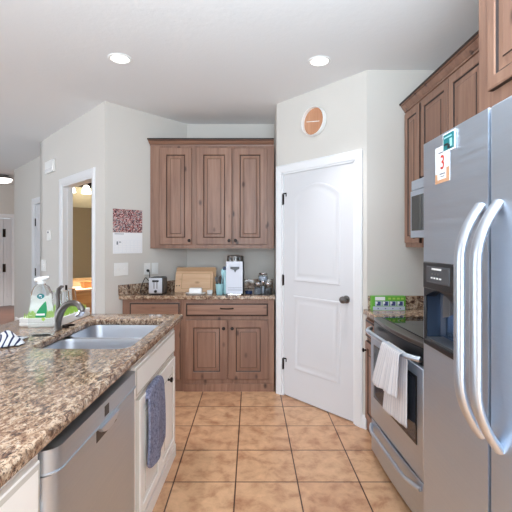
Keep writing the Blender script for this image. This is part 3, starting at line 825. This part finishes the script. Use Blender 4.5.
# clear dish soap bottle
bt = thing('soap_bottle', 'large clear dish soap bottle with green leaf label and white cap left of the faucet', 'bottle', (-1.125, 2.165, CT), 0)
prof = [(0.058, 0.036, 0.0), (0.068, 0.042, 0.008), (0.070, 0.043, 0.06), (0.069, 0.042, 0.11), (0.063, 0.039, 0.15), (0.056, 0.035, 0.18), (0.057, 0.034, 0.205), (0.053, 0.031, 0.235), (0.040, 0.025, 0.260), (0.024, 0.018, 0.270), (0.018, 0.018, 0.280)]
b = MB(); b.loft([[(a*math.cos(2*math.pi*k/28), d*math.sin(2*math.pi*k/28), z) for k in range(28)] for a, d, z in prof])
bb = b.build('body', 'bottle', bt)
b = MB().lathe([(0.02, 0.277), (0.021, 0.292), (0.012, 0.294), (0.012, 0.302), (0.0, 0.303)], (0,0,0), 18)
b.tube([(-0.035, 0, 0.296), (-0.01, 0, 0.302), (0.02, -0.006, 0.306), (0.04, -0.01, 0.314)], [0.010, 0.012, 0.012, 0.008], 10)
b.build('cap', 'white', bt)
b = MB()
# leaf shaped label wrapped on the bottle front
def onb(x, z, off=0.0015):
    import bisect
    for i in range(len(prof)-1):
        if prof[i][2] <= z <= prof[i+1][2]:
            t = (z-prof[i][2])/(prof[i+1][2]-prof[i][2]); a = prof[i][0]*(1-t)+prof[i+1][0]*t; d = prof[i][1]*(1-t)+prof[i+1][1]*t
            break
    x = max(-a*0.97, min(a*0.97, x))
    return (x, -d*math.sqrt(max(0, 1-(x/a)**2)) - off, z)
def patch(bb, cx, cz, fn, n=10, m=0, off=0.0015):
    """a patch on the bottle front between the outlines fn(t)->(x_left,x_right,z)"""
    rows = [[bb.v(onb(cx + xl_ + (xr_-xl_)*j/4, cz + z, off)) for j in range(5)] for xl_, xr_, z in (fn(i/n) for i in range(n+1))]
    for i in range(n):
        for j in range(4): bb.face([rows[i][j], rows[i][j+1], rows[i+1][j+1], rows[i+1][j]], m)
patch(b, 0.018, 0.142, lambda t: (-0.030 + 0.048*t**1.5, 0.022 - 0.0*t + 0.006*math.sin(math.pi*t) - 0.004*t, -0.04 + 0.085*t))
patch(b, 0.014, 0.118, lambda t: (-0.022, 0.022, -0.005+0.010*t), 2, 1, 0.002)
patch(b, 0.030, 0.095, lambda t: (-0.010*math.sin(math.pi*t), 0.010*math.sin(math.pi*t), -0.012+0.02*t), 6, 3, 0.002)
patch(b, 0.012, 0.213, lambda t: (-0.019*math.sin(math.pi*t)**0.6, 0.019*math.sin(math.pi*t)**0.6, -0.015+0.030*t), 8, 2)
b.text('e', 0.034, (0.012, -0.0375, 0.214), (1,0,0), (0,0,1), 1, bold=0.001)
b.build('label', ['green_ink', 'paper', 'teal', 'grass'], bt)

# grass drying rack
RA = -4.0
rk = thing('drying_rack', 'white countertop drying rack with green grass-like blades behind the faucet', 'rack', (-1.375, 2.375, CT), RA + 1)
RWd, RDp = 0.25, 0.42
b = MB().loft([[(x, y, z) for x, y in MB.rrect(None, i, i, RWd-i, RDp-i, 0.02, 4)] for i, z in ((0.006, 0), (0, 0.006), (0, 0.022), (0.004, 0.024), (0.004, 0.028), (0, 0.030), (0, 0.05), (0.008, 0.052), (0.010, 0.044))])
b.build('tray', 'white', rk)
b = MB(); rnd = random.Random(3)
for i in range(14):
    for j in range(26):
        x = 0.02 + (RWd-0.04)*(i+0.5)/14 + rnd.uniform(-.003,.003); y = 0.02 + (RDp-0.04)*(j+0.5)/26
        h = 0.034 + rnd.uniform(-0.006, 0.01); l = rnd.uniform(-0.006, 0.006); q = rnd.uniform(-.004,.004)
        b.loft([[(x-0.0035, y-0.0015, 0.042), (x+0.0035, y-0.0015, 0.042), (x, y+0.002, 0.042)], [(x-0.0028+l*.5, y-0.001+q*.5, 0.042+h*.6), (x+0.0028+l*.5, y-0.001+q*.5, 0.042+h*.6), (x+l*.5, y+0.0018+q*.5, 0.042+h*.6)], [(x-0.0006+l, y+q, 0.042+h), (x+0.0006+l, y+q, 0.042+h), (x+l, y+0.0006+q, 0.042+h)]])
gb = b.build('grass_blades', 'grass', rk); gb['kind'] = 'stuff'
# glasses and a white colander-like cup standing in the rack
def on_rack(x, y):
    a = R(RA+1); return (-1.375 + x*math.cos(a) - y*math.sin(a), 2.375 + x*math.sin(a) + y*math.cos(a), CT + 0.072)
for i, (x, y, r, h) in enumerate(((0.165, 0.13, 0.032, 0.125), (0.17, 0.22, 0.030, 0.115), (0.165, 0.31, 0.032, 0.12))):
    o = MB().lathe([(r, 0.0), (r*0.96, h*0.5), (r*0.8, h-0.004), (r*0.78, h), (r*0.75, h-0.006), (r*0.92, h*0.5), (r*0.96, 0.0)], (0,0,0), 20, cap0=False, cap1=False).lathe([(r*0.79, h), (0.001, h-0.001)], (0,0,0), 20, cap0=False).build('drinking_glass', 'glass')
    o.location = on_rack(x, y)
    tag(o, ['clear glass upside down in the drying rack, the one closest to the faucet', 'clear glass upside down in the drying rack, between two others', 'clear glass upside down at the far end of the drying rack'][i], 'glass', 'glasses in the drying rack')
o = MB().loft([[(0.055*s*math.cos(a), 0.010 + q, 0.055 + 0.055*s*math.sin(a)) for a in (2*math.pi*k/28 for k in range(28))] for s, q in ((0.02, 0.02), (0.55, 0.018), (0.95, 0.004), (1.0, 0.0), (0.96, 0.0), (0.55, 0.012), (0.02, 0.014))]).build('plate', 'ceramic')
o.location = on_rack(0.075, 0.10); o.location.z -= 0.012
tag(o, 'small white plate standing upright at the left end of the drying rack', 'plate')

# crumpled dish cloth by the left frame edge
def cloth(s, t):
    x = (s-0.5)*0.22; y = (t-0.5)*0.17
    r = max(0, 1 - (abs(s-0.5)*2)**3.0) * max(0, 1-(abs(t-0.5)*2)**3.0)
    z = 0.006 + 0.055*r*(0.75 + 0.25*math.sin(9*s+2.4*t)) + 0.010*math.sin(13*s+4)*math.sin(11*t+1)*r
    return (x + 0.012*math.sin(7*t), y + 0.012*math.sin(8*s), max(0.004, z))
o = MB().sheet(cloth, 30, 24, 0.004).build('dish_cloth', 'navycloth')
o.location = (-1.235, 1.965, CT); o.rotation_euler = (0, 0, R(18))
tag(o, 'crumpled white dish cloth with navy stripes on the island worktop', 'cloth')

# slate blue towel hung over the sink cabinet door
def bluet(s, t):
    L1, L2 = 0.395, 0.20; d = t*(L1+L2); top = 0.684
    x = 0.165 + 0.27*s
    wob = 0.006*math.sin(s*9+0.6) 
    if d < L1:
        q = (L1-d)/L1; z = top - (L1-d); y = -0.040 - 0.008*math.sin(q*2.5) + wob*(0.4+q)
        edge = max(0, abs(s-0.5)*2 - 0.55)/0.45
        z += 0.045*edge**2*max(0, q-0.6)/0.4 - 0.04*edge**2*max(0, 0.35-q)/0.35
        x = 0.30 + (x-0.30)*(1.0 + 0.12*q)
    else:
        q = (d-L1)/L2; z = top - (d-L1)*0.02; y = -0.040 + (d-L1)*0.08
        edge = max(0, abs(s-0.5)*2 - 0.55)/0.45; z -= 0.04*edge**2
        y = -0.040 + 0.020*min(1, q*3) ; z -= 0.02*max(0, q-0.34)
    return (x, y, z)
o = MB().sheet(bluet, 20, 44, 0.014).build('hand_towel', 'bluetowel', subsurf=1)
o.location = iloc(1.785); o.rotation_euler = (0, 0, R(IANG))
tag(o, 'slate blue hand towel hanging on the ivory sink cabinet door', 'towel')

# ------------------------------------------------------------------ things on the back counter
ts = thing('toaster', 'small silver and black toaster on the back counter beside the corner wall', 'toaster', (-0.905, 3.83, CT), 0)
MB().box(-0.07, 0.0, 0.012, 0.07, 0.20, 0.165).build('body', 'darkgrey', ts, bevel=0.018, seg=4)
MB().box(-0.066, -0.008, 0.014, 0.062, 0.004, 0.162).build('end_panel', 'sinksteel', ts, bevel=0.008, seg=3)
b = MB().box(-0.018, -0.010, 0.06, -0.012, -0.007, 0.145).box(0.01, -0.010, 0.06, 0.016, -0.007, 0.145)
b.box(-0.03, -0.022, 0.125, 0.03, -0.008, 0.142).build('lever', 'black', ts, bevel=0.002)
MB().lathe([(0.014, -0.008), (0.013, -0.022), (0.0, -0.023)], (0.0, 0, 0.036), 16, ax='y').build('dial', 'black', ts)
MB().box(-0.066, 0.004, 0.0, 0.066, 0.196, 0.014).build('base', 'black', ts, bevel=0.004)
for y in (-0.0,): MB().box(-0.035, 0.03, 0.1655, -0.012, 0.18, 0.1665).box(0.012, 0.03, 0.1655, 0.035, 0.18, 0.1665).build('slot', 'black', ts)

CW = lambda s, off, z: (P6[0] + CD.x*s + nC.x*off, P6[1] + CD.y*s + nC.y*off, z)
def on_corner(name, px0, px1, z0, z1, label, cat, group=None):
    s0, s1 = ray_on(px0, P6, CD), ray_on(px1, P6, CD)
    t = thing(name, label, cat, CW(s0, 0.0, z0), CANG, group)
    return t, s1 - s0, z1 - z0
t, ww, hh = on_corner('switch_plate', 114, 128, 1.09, 1.213, 'white double switch plate on the corner wall under the calendar', 'switch')
MB().box(0, -0.006, 0, ww, -0.0005, hh).build('plate', 'white', t, bevel=0.003)
for k in (0.3, 0.7): MB().box(ww*k-0.005, -0.013, hh/2-0.012, ww*k+0.005, -0.006, hh/2+0.012).build('toggle', 'white', t, bevel=0.002)
t, ww, hh = on_corner('outlet', 143.8, 150.2, 1.085, 1.2, 'white outlet on the corner wall with the black toaster plug in it', 'outlet')
so = ray_on(147, P6, CD)
MB().box(0, -0.006, 0, ww, -0.0005, hh).build('plate', 'white', t, bevel=0.003)
for z in (0.036, 0.082): MB().box(ww/2-0.015, -0.008, z-0.014, ww/2+0.015, -0.006, z+0.014).build('socket', 'ceramic', t, bevel=0.003)
t, ww, hh = on_corner('switch_plate', 151.3, 158, 1.085, 1.2, 'white single switch plate directly right of the plugged outlet', 'switch')
MB().box(0, -0.006, 0, ww, -0.0005, hh).build('plate', 'white', t, bevel=0.003)
MB().box(ww/2-0.016, -0.010, hh/2-0.033, ww/2+0.016, -0.006, hh/2+0.033).build('rocker', 'white', t, bevel=0.002)
a = Vector(CW(so, 0.012, 1.125)); e_ = Vector((-0.93, 4.022, 0.945))
pl_ = [a, a + Vector((0.03, -0.05, -0.01)), a + Vector((0.03, -0.055, -0.10)), Vector((-1.03, 3.93, 1.06)), Vector((-1.06, 3.89, 0.97)), Vector((-1.05, 3.86, CT+0.006)), Vector((-1.00, 3.84, CT+0.006)), Vector((-0.985, 3.86, CT+0.012)), Vector((-0.976, 3.88, CT+0.02))]
def smooth_path(P, n=6):
    out = []
    for i in range(len(P)-1):
        p0, p1, p2, p3 = P[max(i-1,0)], P[i], P[i+1], P[min(i+2, len(P)-1)]
        for k in range(n):
            t = k/n; out.append(0.5*((2*p1) + (p2-p0)*t + (2*p0-5*p1+4*p2-p3)*t*t + (3*p1-p0-3*p2+p3)*t**3))
    return out + [P[-1]]
o_ = Vector(ts.location); a = a - o_; pl_ = [q - o_ for q in pl_]
b = MB().tube(smooth_path(pl_), 0.0035, 8)
b.tube([a + Vector((-0.004, 0.006, 0)), a + Vector((0.012, -0.02, 0))], 0.013, 10)
b.build('power_cord', 'rubber', ts)

# calendar
s0, s1 = ray_on(112.8, P6, CD), ray_on(142, P6, CD)
cl = thing('calendar', 'open wall calendar with colourful photo over a white month page, on the corner wall', 'calendar', CW(s0, 0.0, 1.30), CANG)
ww = s1 - s0
zf = lambda y, px: H - (y-HY) * (P6[1] + CD.y*ray_on(px, P6, CD)) / F - 1.30
zt, zm, zb = zf(209.5, 127), zf(232.5, 127), zf(253.5, 127)
m = mat('calendar_photo', c(150, 80, 80), 0.6); t_ = NT(m)
v = t_.coords((1, 1, 1), rnd=False)
n1 = t_.noise(v, 75, 3, 0.7); n2 = t_.noise(v, 40, 2, 0.5, 1.0)
cc = t_.ramp(n1, [(0.0, c(36, 34, 46)), (0.43, c(160, 50, 58)), (0.48, c(226, 160, 150)), (0.52, c(240, 234, 228)), (0.56, c(70, 76, 96))], 'CONSTANT')
cc = t_.mix(t_.ramp(n2, [(0.5, BW(0)), (0.6, BW(0.6))]), cc, c(60, 52, 62)); t_.base(cc); M['calphoto'] = m
MB().box(0, -0.005, zm, ww, -0.001, zt).build('photo_page', 'calphoto', cl)
b = MB().box(0, -0.006, zb, ww, -0.001, zm-0.002)
b.box(0.015, -0.0064, zm-0.018, 0.11, -0.006, zm-0.012, 1)
for k in range(6): b.box(0.01, -0.0063, zb+0.012+k*0.022, ww-0.01, -0.006, zb+0.0127+k*0.022, 2)
for k in range(8): b.box(0.01+(ww-0.02)*k/7, -0.0063, zb+0.012, 0.0107+(ww-0.02)*k/7, -0.006, zb+0.122, 2)
b.box(0.035, -0.0064, zb+0.085, 0.05, -0.006, zb+0.115, 1); b.box(0.06, -0.0064, zb+0.105, 0.08, -0.006, zb+0.113, 1)
b.build('month_page', ['paper', 'grey_ink', 'packpale'], cl)

# cutting boards leaning on the backsplash
def board(name, px0, px1, ybot, ytop, h, th, mt, label, groove):
    x0 = (px0-CX)*(ybot+0.05)/F; x1 = (px1-CX)*(ybot+0.05)/F; wd = x1-x0
    lean = math.atan2(ytop-ybot, h)
    o = thing(name, label, 'cutting board', (x0, ybot, CT), 0)
    b = MB()
    b.loft([[(x, y, z) for x, z in MB.rrect(None, i, i, wd-i, h-i, 0.014, 4)] for y, i in ((0, 0.003), (0.003, 0.0), (th-0.003, 0.0), (th, 0.003))])
    p = b.build('slab', mt, o); p.rotation_euler = (-lean, 0, 0)
    if groove:
        g = MB().panel(0.065, 0.03, wd-0.02, h-0.025, [(0, 0.0005), (0.0, -0.0015), (0.006, -0.0015), (0.006, 0.0005)], cap0=False)
        g.build('groove', 'board_back', p)
        MB().lathe([(0.006, 0.001), (0.006, -0.002), (0.0, -0.002)], (0.02, 0, 0.065), 12, ax='y').lathe([(0.006, 0.001), (0.006, -0.002), (0.0, -0.002)], (0.046, 0, 0.065), 12, ax='y').build('peg', 'bronze', p)
    return o
board('cutting_board', 175.8, 216, 4.125, 4.235, 0.262, 0.018, 'board_back', 'large tan cutting board leaning against the backsplash, behind the lighter board', False)
board('cutting_board', 175.2, 213, 4.085, 4.185, 0.222, 0.018, 'board', 'light maple cutting board with juice groove, leaning in front of the tan board', True)
bd = thing('butter_dish', 'white covered butter dish in front of the cutting boards', 'dish', (-0.535, 3.90, CT), 0)
MB().loft([[(x, y, z) for x, y in MB.rrect(None, -0.098+i, -0.045+i, 0.098-i, 0.045-i, 0.018, 4)] for i, z in ((0.018, 0), (0.012, 0.006), (0, 0.013), (0.003, 0.015), (0.015, 0.010))]).build('dish', 'ceramic', bd)
MB().loft([[(x, y, z) for x, y in MB.rrect(None, -0.062+i, -0.034+i, 0.062-i, 0.034-i, 0.012, 4)] for i, z in ((0, 0.010), (0, 0.05), (0.003, 0.058), (0.010, 0.062))]).build('lid', 'ceramic', bd)
sk_ = MB().lathe([(0.022, 0), (0.027, 0.01), (0.028, 0.034), (0.026, 0.036), (0.025, 0.012), (0.001, 0.008)], (0,0,0), 20).build('ramekin', 'ceramic')
sk_.location = (-0.40, 3.91, CT); tag(sk_, 'small white ramekin right of the butter dish', 'ramekin')
# aqua crock with utensils
cr = MB().lathe([(0.030, 0), (0.033, 0.004), (0.040, 0.09), (0.042, 0.10), (0.039, 0.101), (0.036, 0.09), (0.030, 0.012), (0.001, 0.010)], (0,0,0), 24).build('utensil_crock', 'aqua')
cr.location = (-0.302, 3.89, CT); tag(cr, 'pale aqua utensil crock left of the coffee maker', 'crock')
for i, (dx, dy, tx, ty, h, mt, lb) in enumerate(((-0.012, 0.004, -0.030, 0.006, 0.125, 'black', 'short black handled utensil in the aqua crock'), (0.006, -0.006, 0.006, -0.008, 0.135, 'bronze', 'dark bronze utensil standing in the middle of the aqua crock'), (0.012, 0.012, 0.026, 0.02, 0.20, 'aqua', 'tall pale blue spatula standing in the aqua crock'))):
    o = MB().tube([(dx, dy, 0.014), (tx, ty, h)], [0.0045, 0.0055], 8)
    d = Vector((tx-dx, ty-dy, h-0.014)).normalized(); q = Vector((tx, ty, h))
    o.loft([[q + Vector((s*wd, yy, 0)) + d*k for s, yy in ((-1,-0.003),(1,-0.003),(1,0.003),(-1,0.003))] for k, wd in ((-0.02, 0.005), (0.0, 0.012), (0.03, 0.015), (0.045, 0.008))])
    o = o.build('utensil', mt); o.location = cr.location; tag(o, lb, 'utensil', 'utensils in the aqua crock')
# coffee maker
cm = thing('coffee_maker', 'tall silver and white single-serve coffee maker on the back counter', 'coffee maker', (-0.152, 3.85, CT), 0)
MB().box(-0.083, 0.006, 0.0, 0.083, 0.29, 0.315).build('body', 'black', cm, bevel=0.008)
b = MB().box(-0.086, -0.006, 0.012, 0.072, 0.012, 0.318)
b.box(-0.07, -0.0075, 0.045, 0.062, -0.006, 0.049, 1).box(-0.07, -0.0075, 0.066, 0.062, -0.006, 0.069, 1)
b.build('front_panel', ['palesilver', 'grey_ink'], cm, bevel=0.003)
MB().loft([[(-0.045, y, 0.268), (0.040, y, 0.268), (0.040, y, 0.25), (0.014, y, 0.238), (0.0, y, 0.212), (-0.012, y, 0.238), (-0.045, y, 0.25)] for y in (-0.004, -0.016)]).build('spout', 'darkgrey', cm, bevel=0.002)
b = MB().lathe([(0.078, 0.312), (0.078, 0.36), (0.074, 0.372), (0.03, 0.376), (0.0, 0.376)], (-0.004, 0.085, 0), 28).box(-0.082, 0.085, 0.312, 0.078, 0.27, 0.366)
b.build('lid', 'nickel', cm, bevel=0.004)
for x in (-0.05, -0.005, 0.045): MB().box(x-0.006, -0.002, 0.33, x+0.006, 0.012, 0.36).build('lid_latch', 'black', cm)
MB().box(-0.116, 0.05, 0.0, -0.085, 0.24, 0.26).build('water_tank', 'aqua', cm, bevel=0.008)
MB().lathe([(0.02, 0), (0.02, 0.03), (0.0, 0.03)], (-0.10, 0.05, 0.235), 14, ax='z').build('tank_knob', 'navy', cm)
MB().box(-0.07, -0.035, 0.0, 0.06, 0.0, 0.014).build('drip_tray', 'chrome', cm, bevel=0.003)
o = MB().lathe([(0.025, 0), (0.034, 0.006), (0.036, 0.03), (0.034, 0.032), (0.030, 0.012), (0.001, 0.008)], (0,0,0), 22).build('bowl', 'navy'); o.location = (-0.022, 3.90, CT); tag(o, 'small navy blue bowl right of the coffee maker', 'bowl')
# spice jars
def jar(x, y, z, r, h, label, fill):
    t = thing('jar', label, 'jar', (x, y, z), 0, 'glass jars by the pantry door')
    MB().lathe([(r*0.9, 0), (r, 0.004), (r, h*0.72), (r*0.82, h*0.82), (r*0.82, h*0.86)], (0,0,0), 20).build('glass', 'glass', t)
    MB().lathe([(r*0.86, 0.003), (r*0.9, 0.006), (r*0.9, h*0.55), (0.001, h*0.55)], (0,0,0), 16).build('contents', fill, t)
    MB().lathe([(r*0.88, h*0.84), (r*0.9, h*0.86), (r*0.9, h), (r*0.85, h*1.01), (0.001, h*1.01)], (0,0,0), 20).build('lid', 'chrome', t)
jar(0.068, 3.89, CT, 0.037, 0.112, 'front left glass jar with chrome lid in the cluster beside the pantry door', 'grey_ink')
jar(0.165, 3.89, CT, 0.037, 0.112, 'front right glass jar with chrome lid in the cluster beside the pantry door', 'darkgrey')
jar(0.118, 3.965, CT, 0.040, 0.125, 'rear glass jar with chrome lid holding up the tin', 'packpale')
jar(0.118, 3.965, CT+0.1275, 0.044, 0.075, 'wide glass jar with chrome lid stacked on top of the rear jar', 'packpale')

# ------------------------------------------------------------------ pantry wall clock, wall plates
cs = ray_on(315.5, P2, PD)
nP = Vector((-PD.y, PD.x)) * -1
if nP.y > 0: nP = -nP
ck_ = thing('clock', 'round wooden wall clock with white rim above the pantry door', 'clock', (P2[0]+PD.x*cs, P2[1]+PD.y*cs, 2.425), PANG)
MB().lathe([(0.117, 0.001), (0.122, 0.006), (0.122, 0.044), (0.119, 0.047), (0.115, 0.044), (0.113, 0.016)], (0,0,0), 48, ax='y', cap1=False).build('rim', 'white', ck_)
MB().lathe([(0.1135, 0.010), (0.1135, 0.016), (0.001, 0.016)], (0,0,0), 48, ax='y').build('face', 'clockwood', ck_)
def hand(name, dx, dz, w_, L_):
    d = Vector((dx, 0, dz)).normalized(); n_ = Vector((-d.z, 0, d.x))
    MB().loft([[(p + Vector((0, yy, 0))) for p in (-d*0.015 - n_*w_, d*L_ - n_*w_*0.6, d*L_ + n_*w_*0.6, -d*0.015 + n_*w_)] for yy in (0.019, 0.021)]).build(name, 'white', ck_)
hand('minute_hand', 1, 0.18, 0.0035, 0.085); hand('hour_hand', -1, -0.16, 0.004, 0.06)
for k in range(12):
    b = MB(); a = math.pi*2*k/12; d = Vector((math.sin(a), 0, math.cos(a))); n_ = Vector((d.z, 0, -d.x))
    b.loft([[(p + Vector((0, yy, 0))) for p in (d*0.09 - n_*0.0015, d*0.102 - n_*0.0015, d*0.102 + n_*0.0015, d*0.09 + n_*0.0015)] for yy in (0.0155, 0.017)]); b.build('hour_mark', 'board_back', ck_)


def on_door_wall(name, px0, px1, y0, y1, label, cat, th):
    s0, s1 = ray_on(px0, P6, E), ray_on(px1, P6, E)       # s grows away from the camera
    a, bq = min(s0, s1), max(s0, s1); mp = (px0+px1)/2; Yd = P6[1] + E.y*(a+bq)/2
    z1 = H - (y0-HY)*Yd/F; z0 = H - (y1-HY)*Yd/F
    t = thing(name, label, cat, (P6[0]+E.x*a, P6[1]+E.y*a, z0), DANG)
    return t, bq - a, z1 - z0
t, ww, hh = on_door_wall('door_chime', 47.5, 55.5, 161, 173, 'white door chime box high on the wall left of the bathroom doorway', 'chime', 0.05)
MB().box(0, 0.0005, 0, ww, 0.032, hh).build('case', 'white', t, bevel=0.006)
MB().box(0.01, 0.032, 0.02, ww-0.01, 0.034, hh*0.35).build('grille', 'ceramic', t)
t, ww, hh = on_door_wall('remote', 48.3, 51.3, 230, 240.5, 'slim white wall controller left of the bathroom doorway', 'controller', 0.02)
MB().box(0, 0.0005, 0, ww, 0.02, hh).build('case', 'white', t, bevel=0.003)
MB().box(ww*0.3, 0.02, hh*0.7, ww*0.7, 0.022, hh*0.85).build('button', 'grey_ink', t)
t, ww, hh = on_door_wall('switch_plate', 41.8, 46.2, 260, 271, 'white switch plate low on the wall beside the hall corner', 'switch', 0.01)
MB().box(0, 0.0005, 0, ww, 0.007, hh).build('plate', 'white', t, bevel=0.002)
MB().box(ww*0.4, 0.007, hh*0.35, ww*0.6, 0.014, hh*0.65).build('toggle', 'white', t)
# strike plate on the far jamb
sp_ = Vector(P6) + E*(DO1-0.0185) + Fv*0.055
o = MB().box(-0.03, -0.003, -0.028, 0.03, 0.0, 0.028).build('strike_plate', 'bronze'); o.location = (sp_.x, sp_.y, 0.895); o.rotation_euler = (0,0,math.atan2(Fv.y, Fv.x)); tag(o, 'dark square strike plate on the bathroom door jamb', 'strike plate')

# ------------------------------------------------------------------ downlights
for px, py, lb in ((120, 58.5, 'recessed ceiling light over the sink side of the kitchen, left of the other'), (319.5, 61, 'recessed ceiling light in front of the pantry door and clock')):
    Y = F*(CEIL-H)/(HY-py); X = (px-CX)*Y/F
    t = thing('downlight', lb, 'light', (X, Y, CEIL), 0, 'recessed ceiling lights')
    MB().lathe([(0.083, 0.0), (0.083, -0.004), (0.076, -0.008), (0.062, -0.005), (0.060, -0.001)], (0,0,0), 36, cap0=False, cap1=False).build('trim_ring', 'white', t)
    MB().lathe([(0.061, -0.0045), (0.03, -0.007), (0.001, -0.007)], (0,0,0), 36, cap0=False).build('lens', 'canlens', t)
    lamp_or_fill(X, Y, CEIL-0.012, 3.4)
# unseen fill lights added at ceiling height, over the camera and behind it
for X, Y in ((-0.92, 0.6), (0.35, 0.6), (-0.92, -1.6), (0.35, -1.6)): lamp_or_fill(X, Y, CEIL-0.004, 5)
# hall flush light
Y = 7.7; X = (2.5-CX)*Y/F
t = thing('downlight', 'round flush hall light with metal rim on the ceiling at the left edge', 'light', (X, Y, CEIL), 0)
MB().lathe([(0.10, 0), (0.10, -0.03), (0.175, -0.05), (0.18, -0.07), (0.17, -0.075)], (0,0,0), 32).build('pan', 'nickel', t)
MB().lathe([(0.168, -0.07), (0.15, -0.12), (0.09, -0.15), (0.001, -0.16)], (0,0,0), 32).build('shade', 'halllens', t)
lamp_or_fill(X, Y, CEIL-0.18, 26, (1, 0.92, 0.84), 0.15)

# ------------------------------------------------------------------ bathroom seen through the doorway
BM = BA2; bang = math.degrees(math.atan2(Fv.y, Fv.x))
s_c = ray_on(83, BM, Fv)
mr = thing('mirror', 'frameless vanity mirror on the bathroom wall seen through the doorway', 'mirror', (BM.x, BM.y, 0), bang)
MB().box(0.02, -0.012, 0.93, s_c+0.6, -0.002, 1.875).build('glass', 'mirror', mr)
va = thing('vanity', 'honey oak bathroom vanity with tan top seen through the doorway', 'vanity', (BM.x, BM.y, 0), bang)
MB().box(0.02, -0.42, 0.0, s_c+0.6, -0.002, 0.80).build('body', 'oak', va)
MB().box(0.015, -0.44, 0.80, s_c+0.61, -0.002, 0.825).build('top', 'board', va, bevel=0.004)
for k, (z0, z1) in enumerate(((0.62, 0.78), (0.44, 0.60), (0.1, 0.42))):
    MB().panel(0.06, z0, s_c+0.02, z1, [(0, -0.42), (0, -0.436), (0.01, -0.44), (0.03, -0.436)], cap0=False).build('drawer', 'oak', va)
    MB().panel(s_c+0.06, z0, s_c+0.55, z1, [(0, -0.42), (0, -0.436), (0.01, -0.44), (0.03, -0.436)], cap0=False).build('drawer', 'oak', va)
bk = thing('basket', 'tan wicker basket on the bathroom vanity seen through the doorway', 'basket', (BM.x + Fv.x*s_c + E.x*-0.25, BM.y + Fv.y*s_c + E.y*-0.25, 0.826), bang)
MB().loft([[(x, y, z) for x, y in MB.rrect(None, -0.11+i, -0.07+i, 0.11-i, 0.07-i, 0.02, 3)] for i, z in ((0.012, 0), (0.0, 0.07), (0.0, 0.075), (0.006, 0.075), (0.016, 0.01))]).build('body', 'oak', bk)
vl = thing('vanity_light', 'vanity light with frosted glass shades and bronze arms above the bathroom mirror', 'light', (BM.x + Fv.x*s_c, BM.y + Fv.y*s_c, 2.13), bang)
MB().box(-0.3, -0.03, -0.04+0.06, 0.3, -0.002, 0.04+0.06).build('backplate', 'bronze', vl, bevel=0.006)
for x in (-0.2, 0.0, 0.2):
    MB().tube([(x, -0.03, 0.06), (x, -0.09, 0.09), (x, -0.12, 0.06), (x, -0.12, 0.03)], 0.008, 8).build('arm', 'bronze', vl)
    MB().lathe([(0.022, 0.035), (0.035, 0.02), (0.055, -0.04), (0.062, -0.075)], (x, -0.12, 0), 20).build('shade', 'vanlens', vl)
lp = Vector((BM.x, BM.y)) + Fv*s_c - E*0.35
lamp_or_fill(lp.x, lp.y, 2.25, 15, (1, 0.9, 0.76), 0.12)
